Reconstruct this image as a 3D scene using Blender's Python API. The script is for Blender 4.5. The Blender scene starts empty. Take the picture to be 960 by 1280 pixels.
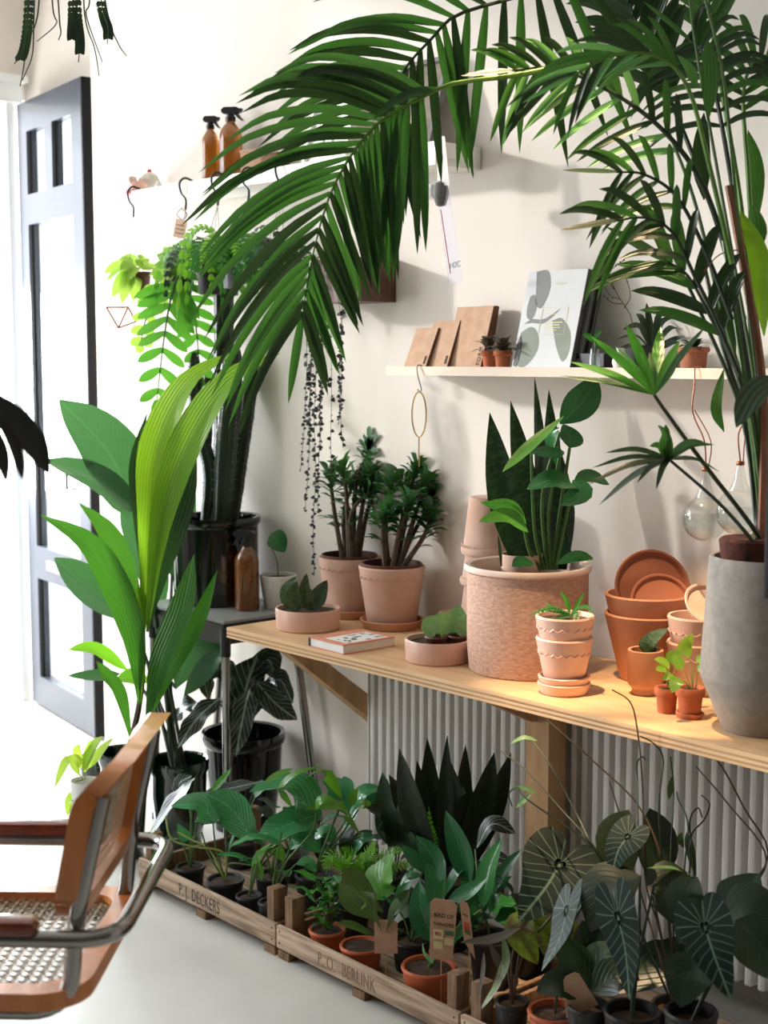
import bpy, bmesh, math, random
from mathutils import Vector, Matrix
random.seed(11)
S = bpy.context.scene
COL = S.collection
V3 = Vector
PI = math.pi
R = math.radians

# ------------------------------------------------------------------ camera
FPX = 1780.0
CAM = V3((0.0, -2.5976, 1.40))
FWD = V3((-0.74338748, 0.66020752, -0.10724309))
RGT = V3((0.66403713, 0.74769959, 0.0))
UPV = V3((-0.08018562, 0.0712134, 0.99423283))
cd = bpy.data.cameras.new('camera')
cam = bpy.data.objects.new('camera', cd)
COL.objects.link(cam)
cd.sensor_width = 36.0
cd.lens = FPX / 1280.0 * 36.0
cd.clip_start = 0.05
cam.matrix_world = Matrix(((RGT.x, UPV.x, -FWD.x, CAM.x), (RGT.y, UPV.y, -FWD.y, CAM.y),
                           (RGT.z, UPV.z, -FWD.z, CAM.z), (0, 0, 0, 1)))
cd.dof.use_dof = True
cd.dof.focus_distance = 3.15
cd.dof.aperture_fstop = 4.2
S.camera = cam

# ------------------------------------------------------------------ world, sun, daylight, exposure
w = bpy.data.worlds.new('daylight')
S.world = w
w.use_nodes = True
bg = w.node_tree.nodes['Background']
bg.inputs[0].default_value = (0.90, 0.95, 1.0, 1)
bg.inputs[1].default_value = 4.0

sd = bpy.data.lights.new('sun', 'SUN')
sun = bpy.data.objects.new('sun', sd)
COL.objects.link(sun)
sd.energy = 2.6
sd.angle = R(3.0)
sd.color = (1.0, 0.97, 0.93)
sun.rotation_euler = V3((3.55, 2.15, -1.02)).to_track_quat('-Z', 'Y').to_euler()


def daylight(name, loc, sx, sy, energy):
    ld = bpy.data.lights.new(name, 'AREA')
    lo = bpy.data.objects.new(name, ld)
    COL.objects.link(lo)
    ld.shape = 'RECTANGLE'
    ld.size, ld.size_y = sx, sy
    ld.energy = energy
    ld.color = (0.93, 0.97, 1.0)
    lo.location = loc
    lo.rotation_euler = V3((1, 0, -0.12)).to_track_quat('-Z', 'Z').to_euler()
    return lo


daylight('window_daylight', (-5.62, -2.6, 2.35), 2.7, 1.5, 82)
daylight('low_window_fill', (-5.62, -3.97, 1.05), 1.5, 1.1, 42)  # added fill from an unseen low opening, brightens the crates
daylight('door_daylight', (-5.62, -0.42, 1.25), 0.85, 2.3, 215)

S.view_settings.view_transform = 'Standard'
S.view_settings.look = 'None'
S.view_settings.gamma = 1.0
S.view_settings.use_curve_mapping = False
S.view_settings.exposure = 0.16
S.cycles.max_bounces = 7
S.cycles.diffuse_bounces = 4
S.cycles.transparent_max_bounces = 10
S.cycles.sample_clamp_indirect = 6.0
S.cycles.caustics_reflective = False
S.cycles.caustics_refractive = False


# ------------------------------------------------------------------ measuring helpers
def at(x, y, d):                      # photo pixel + distance from the lens plane -> point
    return CAM + (FWD + RGT * ((x - 480) / FPX) + UPV * ((640 - y) / FPX)) * d


def ray(x, y):
    return FWD + RGT * ((x - 480) / FPX) + UPV * ((640 - y) / FPX)


def on_z(x, y, z):
    r = ray(x, y)
    return CAM + r * ((z - CAM.z) / r.z)


def on_y(x, y, Y):
    r = ray(x, y)
    return CAM + r * ((Y - CAM.y) / r.y)


FH = V3((FWD.x, FWD.y, 0)).normalized()


def stand(x, y, z, r, ymax=-0.012):    # centre of a round base whose front edge is seen at x, y
    c = on_z(x, y, z) + FH * r
    if c.y + r > ymax:
        k = (c.y + r - ymax) / FH.y
        c -= FH * k
    return c


def px2m(px, p):
    return px * ((p - CAM).dot(FWD)) / FPX


def depth(p):
    return (p - CAM).dot(FWD)


# ------------------------------------------------------------------ objects
ORG = {}


def tag(o, label=None, cat=None, group=None, kind=None):
    if label: o['label'] = label
    if cat: o['category'] = cat
    if group: o['group'] = group
    if kind: o['kind'] = kind
    return o


def thing(name, loc, label=None, cat=None, group=None, kind=None):
    o = bpy.data.objects.new(name, None)
    COL.objects.link(o)
    o.location = loc
    o.empty_display_size = 0.05
    ORG[o.name] = V3(loc)
    return tag(o, label, cat, group, kind)


def mk(name, V, Fc, mat, parent=None, smooth=True, uv=None, sharp=35):
    me = bpy.data.meshes.new(name)
    if parent is not None:
        org = ORG[parent.name]
    else:
        xs = [v[0] for v in V]; ys = [v[1] for v in V]; zs = [v[2] for v in V]
        org = V3(((min(xs) + max(xs)) / 2, (min(ys) + max(ys)) / 2, min(zs)))
    me.from_pydata([(v[0] - org.x, v[1] - org.y, v[2] - org.z) for v in V], [], Fc)
    if smooth:
        me.polygons.foreach_set('use_smooth', [True] * len(me.polygons))
        if sharp:
            me.set_sharp_from_angle(angle=R(sharp))
    if uv is not None:
        lay = me.uv_layers.new(name='UVMap')
        idx = [0] * len(me.loops)
        me.loops.foreach_get('vertex_index', idx)
        flat = []
        for i in idx:
            flat += uv[i]
        lay.data.foreach_set('uv', flat)
    me.materials.append(M[mat])
    o = bpy.data.objects.new(name, me)
    COL.objects.link(o)
    if parent is not None:
        o.parent = parent
    else:
        o.location = org
    ORG[o.name] = org
    return o


class MB:
    """collects simple shapes; build() links them as ONE mesh object"""
    def __init__(s):
        s.V = []; s.F = []

    def add(s, V, Fc):
        n = len(s.V)
        s.V += [V3(v) for v in V]
        s.F += [tuple(i + n for i in f) for f in Fc]
        return s

    def box(s, c, size, rot=None, bev=0.0):
        hx, hy, hz = size[0] / 2, size[1] / 2, size[2] / 2
        if bev <= 0:
            V = [V3((x, y, z)) for x in (-hx, hx) for y in (-hy, hy) for z in (-hz, hz)]
            Fc = [(0, 1, 3, 2), (4, 6, 7, 5), (0, 4, 5, 1), (2, 3, 7, 6), (0, 2, 6, 4), (1, 5, 7, 3)]
        else:
            bm = bmesh.new()
            bmesh.ops.create_cube(bm, size=1.0)
            for v in bm.verts: v.co = V3((v.co.x * 2 * hx, v.co.y * 2 * hy, v.co.z * 2 * hz))
            bmesh.ops.bevel(bm, geom=bm.edges[:], offset=bev, segments=2, profile=0.5, affect='EDGES')
            bm.verts.index_update()
            V = [v.co.copy() for v in bm.verts]
            Fc = [tuple(v.index for v in f.verts) for f in bm.faces]
            bm.free()
        if rot is not None: V = [rot @ v for v in V]
        c = V3(c)
        return s.add([v + c for v in V], Fc)

    def hexa(s, P):                     # bottom ring of four, top ring of four
        return s.add(P, [(3, 2, 1, 0), (4, 5, 6, 7), (0, 1, 5, 4), (1, 2, 6, 5), (2, 3, 7, 6), (3, 0, 4, 7)])

    def lathe(s, prof, c, seg=36, rot=None):
        c = V3(c); V = []; Fc = []
        n = len(prof)
        for k in range(seg):
            a = 2 * PI * k / seg
            ca, sa = math.cos(a), math.sin(a)
            for (r, z) in prof:
                p = V3((r * ca, r * sa, z))
                if rot is not None: p = rot @ p
                V.append(p + c)
        for k in range(seg):
            k2 = (k + 1) % seg
            for i in range(n - 1):
                if prof[i][0] < 1e-6 and prof[i + 1][0] < 1e-6: continue
                Fc.append((k * n + i, k2 * n + i, k2 * n + i + 1, k * n + i + 1))
        return s.add(V, Fc)

    def tube(s, pts, r, seg=8, closed=False, cap=True):
        pts = [V3(p) for p in pts]
        n = len(pts)
        rs = r if isinstance(r, (list, tuple)) else [r] * n
        if len(rs) != n:
            rs = [rs[0] + (rs[-1] - rs[0]) * i / (n - 1) for i in range(n)]
        V = []; Fc = []
        prev = None
        for i in range(n):
            if closed:
                t = pts[(i + 1) % n] - pts[i - 1]
            else:
                t = pts[min(i + 1, n - 1)] - pts[max(i - 1, 0)]
            if t.length < 1e-9: t = V3((0, 0, 1))
            t.normalize()
            if prev is None:
                a = V3((0, 0, 1)) if abs(t.z) < 0.9 else V3((1, 0, 0))
                prev = t.cross(a).normalized()
            u = (prev - t * prev.dot(t))
            if u.length < 1e-6: u = t.orthogonal()
            u.normalize(); prev = u
            w_ = t.cross(u)
            for k in range(seg):
                a = 2 * PI * k / seg
                V.append(pts[i] + (u * math.cos(a) + w_ * math.sin(a)) * rs[i])
        m = n if closed else n - 1
        for i in range(m):
            j = (i + 1) % n
            for k in range(seg):
                k2 = (k + 1) % seg
                Fc.append((i * seg + k, i * seg + k2, j * seg + k2, j * seg + k))
        if cap and not closed:
            Fc.append(tuple(range(seg))[::-1])
            Fc.append(tuple((n - 1) * seg + k for k in range(seg)))
        return s.add(V, Fc)

    def prism(s, outline, M4, t):        # outline in local xy, thickness t along local z
        n = len(outline)
        V = [M4 @ V3((x, y, 0)) for x, y in outline] + [M4 @ V3((x, y, t)) for x, y in outline]
        Fc = [tuple(range(n))[::-1], tuple(range(n, 2 * n))]
        Fc += [(i, (i + 1) % n, n + (i + 1) % n, n + i) for i in range(n)]
        return s.add(V, Fc)

    def build(s, name, mat, parent=None, smooth=True, sharp=35):
        return mk(name, s.V, s.F, mat, parent, smooth, None, sharp)


def spline(pts, n):
    """Catmull-Rom through pts, n+1 samples"""
    pts = [V3(p) for p in pts]
    if len(pts) == 2:
        return [pts[0].lerp(pts[1], i / n) for i in range(n + 1)]
    m = len(pts) - 1
    out = []
    for i in range(n + 1):
        u = i / n * m
        k = min(int(u), m - 1)
        t = u - k
        p1, p2 = pts[k], pts[k + 1]
        p0 = pts[k - 1] if k > 0 else p1 * 2 - p2
        p3 = pts[k + 2] if k + 2 <= m else p2 * 2 - p1
        out.append(0.5 * ((2 * p1) + (p2 - p0) * t + (2 * p0 - 5 * p1 + 4 * p2 - p3) * t * t
                          + (3 * p1 - p0 - 3 * p2 + p3) * t * t * t))
    return out


PROF = {
    'ovate': [0.04, .55, .88, 1, .97, .86, .68, .42, 0.0],
    'lance': [0.05, .45, .76, .95, 1, .93, .76, .48, 0.0],
    'sword': [.5, .66, .82, .95, 1, .95, .8, .52, 0.0],
    'spear': [.5, .68, .86, .97, 1, .88, .66, .36, 0.0],
    'strap': [.45, .8, .97, 1, .97, .88, .7, .42, 0.0],
    'round': [.1, .68, .92, 1, 1, .93, .78, .5, .05],
    'paddle': [.12, .3, .55, .8, .95, 1, .9, .62, .05],
    'heart': [.8, .98, 1, .95, .85, .7, .5, .27, 0.0],
    'long': [.06, .3, .6, .85, 1, .95, .74, .42, 0.0],
}


def prof(name, t):
    p = PROF[name]
    u = t * (len(p) - 1)
    k = min(int(u), len(p) - 2)
    return p[k] + (p[k + 1] - p[k]) * (u - k)


DEFN = [None]


def leaf_mesh(pts, width, shape='ovate', fold=0.16, roll=0.0, nrm=None, nv=10, nu=4, wave=0.0, lobe=0.0, cup=0.0):
    """blade along the 3-D midrib pts; returns verts, faces, uv"""
    mid = spline(pts, nv)
    L = sum((mid[i + 1] - mid[i]).length for i in range(nv))
    if nrm is None and DEFN[0] is not None:
        nrm = DEFN[0]
    if nrm is None:
        nrm = ((CAM - mid[0]).normalized() * 0.75 + V3((0, 0, 0.75)))
    V = []; UV = []; Fc = []
    ph = random.random() * 6.28
    for i in range(nv + 1):
        t = i / nv
        T = (mid[min(i + 1, nv)] - mid[max(i - 1, 0)]).normalized()
        W = T.cross(nrm)
        if W.length < 1e-4: W = T.orthogonal()
        W.normalize()
        if roll: W = Matrix.Rotation(roll, 3, T) @ W
        N = W.cross(T)
        wd = width * 0.5 * prof(shape, t)
        for j in range(nu + 1):
            s = -1 + 2 * j / nu
            p = mid[i] + W * (s * wd) + N * (fold * abs(s) * wd - cup * s * s * wd)
            if wave: p += N * (wave * wd * abs(s) * math.sin(ph + t * 14 + (2 if s > 0 else 0)))
            if lobe: p -= T * (lobe * L * abs(s) ** 1.6 * (1 - t) ** 3)
            if p.x > -4.45 and p.y > -.008: p.y = -.008
            V.append(p); UV.append((0.5 + s * 0.5 * max(prof(shape, t), .05), t))
    for i in range(nv):
        for j in range(nu):
            a = i * (nu + 1) + j
            Fc.append((a, a + 1, a + nu + 2, a + nu + 1))
    return V, Fc, UV


def leaf3(parent, pts, width, mat, shape='ovate', name='leaf', **k):
    V, Fc, UV = leaf_mesh(pts, width, shape, **k)
    return mk(name, V, Fc, mat, parent, True, UV, None)


def P(lst, d0, d1=None):
    """flat pixel list -> points at distances d0 .. d1"""
    n = len(lst) // 2
    if d1 is None: d1 = d0
    return [at(lst[2 * i], lst[2 * i + 1], d0 + (d1 - d0) * (i / max(n - 1, 1))) for i in range(n)]


def leaves(parent, mat, d, rows, shape='ovate', **k):
    """rows: (pixel midrib, width in px, distance offset at base, at tip, roll degrees)"""
    out = []
    for row in rows:
        px, wpx = row[0], row[1]
        a = row[2] if len(row) > 2 else 0.0
        b = row[3] if len(row) > 3 else a
        ro = row[4] if len(row) > 4 else random.uniform(-18, 18)
        kk = dict(k)
        if len(row) > 5: kk.update(row[5])
        m_ = kk.pop('mat', mat); sh = kk.pop('shape', shape)
        out.append(leaf3(parent, P(px, d + a, d + b), wpx * d / FPX, m_, sh, roll=R(ro), **kk))
    return out


def stem(parent, pts, r, mat='stem_green', name='stem', seg=6, n=8):
    m = MB()
    p = spline(pts, n)
    m.tube(p, r if isinstance(r, (list, tuple)) else [r, r * 0.8], seg)
    return m.build(name, mat, parent)


HR = [(0, 1.0), (10, .86), (22, .71), (38, .60), (56, .53), (75, .50), (92, .50), (110, .52), (128, .55), (144, .55), (158, .47), (170, .30), (180, .12)]


def heart_leaf(parent, px, wpx, d0, d1, mat, roll=0.0, fold=.10, curl=.12, name='leaf'):
    """cordate blade: first pixel is the stalk junction, last one the tip"""
    pts = P(px, d0, d1)
    mid = spline(pts, 16)
    L = sum((mid[i + 1] - mid[i]).length for i in range(16))
    W2 = wpx * d0 / FPX / 1.06 / L
    T0 = (mid[1] - mid[0]).normalized()
    nrm = (CAM - mid[0]).normalized() + V3((0, 0, .3))
    n = 48; rings = 7
    V = [mid[0]]; UV = [(0.0, 0.0)]; Fc = []
    for j in range(1, rings + 1):
        for k in range(n):
            th = -180 + 360 * k / n
            a = abs(th)
            i = next(q for q in range(len(HR) - 1) if HR[q + 1][0] >= a)
            r = HR[i][1] + (HR[i + 1][1] - HR[i][1]) * (a - HR[i][0]) / (HR[i + 1][0] - HR[i][0])
            r *= j / rings
            s = r * math.cos(R(th)); w_ = r * math.sin(R(th)) * W2
            u = max(0, min(1, s)) * 16
            q = min(int(u), 15)
            c = mid[q].lerp(mid[q + 1], u - q) + (T0 * (s * L) if s < 0 else V3((0, 0, 0)))
            T = (mid[min(q + 2, 16)] - mid[max(q - 1, 0)]).normalized()
            Wd = T.cross(nrm).normalized()
            if roll: Wd = Matrix.Rotation(roll, 3, T) @ Wd
            N = Wd.cross(T)
            V.append(c + Wd * (w_ * L) + N * (fold * abs(w_) * L - curl * w_ * w_ * L + (.10 * s * L if s < 0 else 0)))
            UV.append((w_ / W2, s))
    for k in range(n):
        Fc.append((0, 1 + k, 1 + (k + 1) % n))
    for j in range(rings - 1):
        for k in range(n):
            a = 1 + j * n + k; b = 1 + j * n + (k + 1) % n
            Fc.append((a, b, b + n, a + n))
    Fc = [f for f in Fc]
    return mk(name, V, Fc, mat, parent, True, UV, None)


# ------------------------------------------------------------------ materials
M = {}


def lin(c):
    out = []
    for v in c[:3]:
        v = v / 255.0
        out.append(v / 12.92 if v <= 0.04045 else ((v + 0.055) / 1.055) ** 2.4)
    return (*out, 1.0)


class NT:
    def __init__(s, name):
        s.m = bpy.data.materials.new(name)
        s.m.use_nodes = True
        s.t = s.m.node_tree
        s.b = s.t.nodes['Principled BSDF']
        s.o = s.t.nodes['Material Output']
        M[name] = s.m

    def n(s, typ, **kw):
        x = s.t.nodes.new(typ)
        for k, v in kw.items():
            if k.startswith('i_'):
                x.inputs[k[2:]].default_value = v
            else:
                setattr(x, k, v)
        return x

    def l(s, a, b): s.t.links.new(a, b)

    def math(s, op, a, b=None, clamp=False):
        x = s.n('ShaderNodeMath', operation=op, use_clamp=clamp)
        for i, v in enumerate((a, b)):
            if v is None: continue
            if isinstance(v, (int, float)): x.inputs[i].default_value = v
            else: s.l(v, x.inputs[i])
        return x.outputs[0]

    def mix(s, f, a, b, blend='MIX'):
        x = s.n('ShaderNodeMix', data_type='RGBA', blend_type=blend)
        for i, v in ((0, f), (6, a), (7, b)):
            if isinstance(v, (int, float)): x.inputs[i].default_value = v
            elif isinstance(v, tuple): x.inputs[i].default_value = v
            else: s.l(v, x.inputs[i])
        return x.outputs[2]

    def noise(s, scale, detail=3, coord='Object', stretch=None):
        tc = s.n('ShaderNodeTexCoord')
        src = tc.outputs[coord]
        if stretch:
            mp = s.n('ShaderNodeMapping')
            mp.inputs['Scale'].default_value = stretch
            s.l(src, mp.inputs[0]); src = mp.outputs[0]
        nz = s.n('ShaderNodeTexNoise')
        nz.inputs['Scale'].default_value = scale
        nz.inputs['Detail'].default_value = detail
        s.l(src, nz.inputs['Vector'])
        return nz.outputs[0]

    def ramp(s, v, lo, hi):
        mr = s.n('ShaderNodeMapRange')
        mr.inputs[1].default_value = lo; mr.inputs[2].default_value = hi
        s.l(v, mr.inputs[0])
        return mr.outputs[0]

    def bump(s, h, strength, dist=0.01):
        b = s.n('ShaderNodeBump')
        b.inputs['Strength'].default_value = strength
        b.inputs['Distance'].default_value = dist
        s.l(h, b.inputs['Height'])
        s.l(b.outputs[0], s.b.inputs['Normal'])


def pm(name, col, rough=0.5, metal=0.0, col2=None, scale=8.0, amt=0.5, stretch=None, bump=0.0, bdist=0.004, bscale=None, coat=0.0, spec=None):
    s = NT(name)
    s.b.inputs['Base Color'].default_value = lin(col)
    s.b.inputs['Roughness'].default_value = rough
    s.b.inputs['Metallic'].default_value = metal
    if coat: s.b.inputs['Coat Weight'].default_value = coat
    if spec is not None: s.b.inputs['Specular IOR Level'].default_value = spec
    if col2:
        f = s.ramp(s.noise(scale, 4, stretch=stretch), 0.35, 0.68)
        f = s.math('MULTIPLY', f, amt * 2 if amt <= .5 else 1.0)
        s.l(s.mix(f, lin(col), lin(col2)), s.b.inputs['Base Color'])
    if bump:
        s.bump(s.noise(bscale or scale * 3, 4, stretch=stretch), bump, bdist)
    return s


def leafmat(name, col, vein=None, kind='plain', nveins=9, rough=0.36, trans=0.28, vw=0.03, vs=0.45, col2=None, var=0.35, tcol=None, slope=0.9, bmp=0.25, bd=0.003):
    s = NT(name)
    uvn = s.n('ShaderNodeUVMap')
    sep = s.n('ShaderNodeSeparateXYZ')
    s.l(uvn.outputs[0], sep.inputs[0])
    u, v = sep.outputs[0], sep.outputs[1]
    a = s.math('ABSOLUTE', s.math('SUBTRACT', u, 0.5))
    base = lin(col)
    vein = lin(vein) if vein else tuple(min(1, c * 2.2 + .02) for c in base[:3]) + (1,)
    if kind == 'stripe':
        h = s.math('SINE', s.math('MULTIPLY', u, 6.283 * nveins))
        f = s.math('MULTIPLY', s.math('ADD', h, 1.0), 0.5 * vs)
    elif kind == 'band':
        nz = s.n('ShaderNodeTexNoise')
        nz.inputs['Scale'].default_value = 1.0
        cmb = s.n('ShaderNodeCombineXYZ')
        s.l(s.math('MULTIPLY', u, 3.0), cmb.inputs[0]); s.l(s.math('MULTIPLY', v, nveins), cmb.inputs[1])
        s.l(cmb.outputs[0], nz.inputs['Vector'])
        h = nz.outputs[0]
        f = s.math('MULTIPLY', s.ramp(h, 0.45, 0.6), vs)
    else:
        midv = s.ramp(a, vw, vw * 0.35)
        q = s.math('FRACT', s.math('MULTIPLY', s.math('SUBTRACT', v, s.math('MULTIPLY', a, slope)), float(nveins)))
        q = s.math('ABSOLUTE', s.math('SUBTRACT', q, 0.5))
        side = s.ramp(q, 0.5 - 0.5 * 0.0 - 0.11 * (1 if kind == 'plain' else 0.9), 0.5)
        if kind == 'veined':
            side = s.ramp(q, 0.40, 0.46)
            rim = s.ramp(s.math('ABSOLUTE', s.math('SUBTRACT', a, 0.40)), 0.018, 0.006)
            side = s.math('MAXIMUM', side, rim)
            f = s.math('MAXIMUM', midv, s.math('MULTIPLY', side, 0.62))
            h = f
        else:
            f = s.math('MAXIMUM', midv, s.math('MULTIPLY', side, 0.5))
            h = s.math('SUBTRACT', 1.0, side)
        f = s.math('MULTIPLY', f, vs)
    c = s.mix(f, base, vein)
    if col2:
        nz = s.noise(22, 2)
        c = s.mix(s.ramp(nz, 0.45, 0.62), c, lin(col2))
    oi = s.n('ShaderNodeObjectInfo')
    hs = s.n('ShaderNodeHueSaturation')
    s.l(s.math('ADD', s.math('MULTIPLY', oi.outputs['Random'], var), 1.0 - var * 0.5), hs.inputs['Value'])
    s.l(s.math('ADD', s.math('MULTIPLY', oi.outputs['Random'], -0.03), 0.515), hs.inputs['Hue'])
    s.l(c, hs.inputs['Color'])
    s.l(hs.outputs[0], s.b.inputs['Base Color'])
    s.b.inputs['Roughness'].default_value = rough
    if bmp: s.bump(h, bmp, bd)
    if trans > 0:
        tr = s.n('ShaderNodeBsdfTranslucent')
        tcn = s.mix(0.6, hs.outputs[0], lin(tcol) if tcol else tuple(min(1, x) for x in (base[0] * 2.2 + .03, base[1] * 2.1 + .05, base[2] * 1.0)) + (1,))
        s.l(tcn, tr.inputs[0])
        mx = s.n('ShaderNodeMixShader')
        mx.inputs[0].default_value = trans
        s.l(s.b.outputs[0], mx.inputs[1]); s.l(tr.outputs[0], mx.inputs[2])
        s.l(mx.outputs[0], s.o.inputs[0])
    return s


def glassmat(name, tint=(1, 1, 1, 1), fac=1.0, rough=0.0, ior=1.45):
    s = NT(name)
    tr = s.n('ShaderNodeBsdfTransparent'); tr.inputs[0].default_value = tint
    gl = s.n('ShaderNodeBsdfGlossy'); gl.inputs['Roughness'].default_value = rough
    lw = s.n('ShaderNodeLayerWeight'); lw.inputs[0].default_value = 0.5
    fz = s.math('ADD', s.math('MULTIPLY', s.math('POWER', lw.outputs['Facing'], 4.0), 0.8), 0.05)
    mx = s.n('ShaderNodeMixShader')
    s.l(s.math('MULTIPLY', fz, fac), mx.inputs[0])
    s.l(tr.outputs[0], mx.inputs[1]); s.l(gl.outputs[0], mx.inputs[2])
    s.l(mx.outputs[0], s.o.inputs[0])
    return s


pm('plaster', (234, 226, 217), 0.9, col2=(225, 216, 206), scale=1.6, amt=.4, bump=0.12, bscale=60, bdist=0.002)
pm('ceiling_paint', (235, 233, 229), 0.9, col2=(226, 224, 220), scale=2)
pm('frame_white', (236, 235, 232), 0.45, col2=(226, 225, 222), scale=5, amt=.3)
s_ = pm('concrete', (206, 205, 199), 0.42, col2=(188, 187, 181), scale=2.2, amt=.5, bump=0.05, bscale=40, bdist=0.002)
pm('pavement', (205, 203, 198), 0.8, col2=(190, 188, 184), scale=3)
pm('door_paint', (62, 66, 78), 0.25, col2=(52, 56, 66), scale=6, amt=.4)
pm('door_edge', (10, 10, 12), 0.7, col2=(14, 14, 17), scale=20, amt=.3, spec=.2)
glassmat('pane_glass', (0.97, 0.98, 0.98, 1), 1.0)
glassmat('clear_glass', (0.93, 0.95, 0.94, 1), 1.6, 0.02)
glassmat('plastic_film', (0.88, 0.87, 0.92, 1), 0.35, 0.15)
s_ = pm('amber_glass', (178, 104, 20), 0.06, col2=(150, 82, 12), scale=9, amt=.3)
s_.b.inputs['Transmission Weight'].default_value = 0.6
s_.b.inputs['Coat Weight'].default_value = 0.6
glassmat('water', (0.90, 0.93, 0.92, 1), 1.0, 0.0, 1.33)
pm('black_plastic', (20, 20, 21), 0.32, col2=(28, 28, 30), scale=20, amt=.3)
pm('nursery_black', (27, 27, 28), 0.5, col2=(38, 37, 36), scale=14, amt=.4)
pm('black_glaze', (9, 10, 11), 0.08, col2=(14, 15, 16), scale=5, amt=.3, coat=.3)
pm('green_glaze', (12, 32, 22), 0.08, col2=(18, 44, 30), scale=5, amt=.4, coat=1.0)
pm('chrome', (150, 147, 145), 0.14, 1.0, col2=(132, 129, 127), scale=6, amt=.3)
pm('steel', (168, 166, 164), 0.22, 1.0, col2=(150, 148, 146), scale=8, amt=.3)
pm('black_steel', (26, 26, 27), 0.35, col2=(34, 34, 35), scale=10, amt=.3)
pm('table_laminate', (150, 151, 152), 0.22, col2=(142, 143, 145), scale=4, amt=.3)
pm('terracotta', (200, 158, 137), 0.85, col2=(216, 186, 170), scale=7, amt=.5, bump=0.1, bscale=90, bdist=0.001)
pm('terracotta_warm', (188, 130, 98), 0.85, col2=(200, 150, 120), scale=7, amt=.5, bump=0.1, bscale=90, bdist=0.001)
pm('terracotta_red', (176, 92, 56), 0.85, col2=(192, 112, 74), scale=12, amt=.5, bump=0.1, bscale=90, bdist=0.001)
pm('terracotta_dark', (150, 88, 62), 0.8, col2=(170, 108, 80), scale=9, amt=.5, bump=0.1, bscale=90, bdist=0.001)
pm('plastic_terracotta', (190, 98, 60), 0.45, col2=(180, 90, 56), scale=9, amt=.3)
pm('pink_ceramic', (228, 188, 170), 0.35, col2=(222, 178, 158), scale=6, amt=.4)
pm('rough_terracotta', (200, 168, 150), 0.9, col2=(174, 134, 114), scale=90, amt=.5, stretch=(1, 1, 2.5), bump=0.35, bscale=120, bdist=0.002)
pm('white_rim', (226, 208, 196), 0.8, col2=(214, 184, 168), scale=14, amt=.5)
pm('stoneware_grey', (152, 147, 141), 0.85, col2=(138, 133, 127), scale=60, amt=.5, bump=0.15, bscale=100, bdist=0.001)
pm('soil', (82, 60, 46), 0.95, col2=(46, 33, 26), scale=60, amt=.5, bump=0.8, bscale=160, bdist=0.006)
pm('coir', (92, 44, 30), 0.9, col2=(60, 30, 22), scale=50, bump=.5, bscale=120)
pm('plywood', (228, 192, 150), 0.42, col2=(212, 172, 126), scale=5, amt=.5, stretch=(0.6, 7, 7), bump=0.04)
s_ = pm('plywood_edge', (196, 156, 110), 0.6, col2=(150, 112, 74), scale=40, amt=.5, stretch=(.2, .2, 9))
pm('timber', (206, 166, 120), 0.6, col2=(186, 144, 98), scale=7, amt=.5, stretch=(6, 6, .7))
pm('crate_wood', (196, 172, 148), 0.85, col2=(138, 114, 94), scale=9, amt=.5, stretch=(.8, 8, 8), bump=0.3, bscale=30, bdist=0.003)
pm('crate_post', (148, 116, 88), 0.85, col2=(104, 80, 60), scale=12, amt=.5, stretch=(6, 6, 1), bump=0.3, bscale=40)
pm('crate_print_faint', (128, 106, 88), 0.9, col2=(150, 124, 102), scale=50, amt=.5)
pm('wall_dark', (120, 112, 104), 0.9, col2=(108, 100, 94), scale=2)  # unseen walls kept dark to cut bounced light
pm('crate_print', (74, 62, 54), 0.9, col2=(110, 92, 78), scale=60, amt=.5)
pm('radiator_white', (234, 231, 226), 0.42, col2=(226, 222, 216), scale=4, amt=.3)
pm('shelf_white', (238, 234, 228), 0.5, col2=(230, 224, 216), scale=5, amt=.3)
pm('pale_wood_edge', (236, 216, 196), 0.55, col2=(226, 202, 178), scale=6, amt=.4, stretch=(.6, 6, 6))
pm('beech', (206, 130, 66), 0.3, col2=(186, 108, 50), scale=6, amt=.5, stretch=(5, 5, 1), coat=.4)
pm('arm_wood', (126, 52, 26), 0.25, col2=(104, 40, 20), scale=7, amt=.5, stretch=(1, 5, 5), coat=.5)
pm('cane', (188, 168, 138), 0.6, col2=(164, 142, 112), scale=40, amt=.5)
pm('kraft', (200, 164, 136), 0.8, col2=(182, 142, 112), scale=30, amt=.4)
pm('kraft_dark', (110, 70, 48), 0.8, col2=(98, 60, 42), scale=30, amt=.4)
pm('ink', (62, 46, 38), 0.8, col2=(72, 54, 44), scale=30)
pm('paper', (238, 236, 232), 0.8, col2=(228, 226, 222), scale=20, amt=.3)
pm('cover_pink', (226, 150, 124), 0.45, col2=(220, 142, 116), scale=6, amt=.3)
pm('cover_dark', (44, 40, 40), 0.5, col2=(52, 48, 48), scale=6)
pm('cover_grey', (214, 214, 214), 0.35, col2=(206, 206, 206), scale=5, amt=.3)
pm('print_grey', (110, 112, 108), 0.4, col2=(96, 98, 94), scale=8)
pm('print_green', (112, 124, 98), 0.4, col2=(92, 102, 84), scale=8)
pm('print_navy', (52, 68, 86), 0.45, col2=(120, 138, 150), scale=30)
pm('print_gold', (222, 206, 150), 0.4, col2=(230, 216, 170), scale=8)
pm('print_leaf', (84, 120, 86), 0.5, col2=(60, 96, 70), scale=20)
pm('print_red', (196, 84, 52), 0.5, col2=(206, 100, 66), scale=20)
pm('grey_box', (92, 90, 90), 0.5, col2=(82, 80, 80), scale=6)
pm('brass', (206, 172, 104), 0.25, 1.0, col2=(196, 160, 92), scale=6, amt=.3)
pm('copper', (170, 100, 64), 0.3, 1.0, col2=(150, 84, 52), scale=6, amt=.3)
pm('tube_black', (12, 12, 13), 0.8, col2=(16, 16, 17), scale=20, spec=.2)
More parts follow.
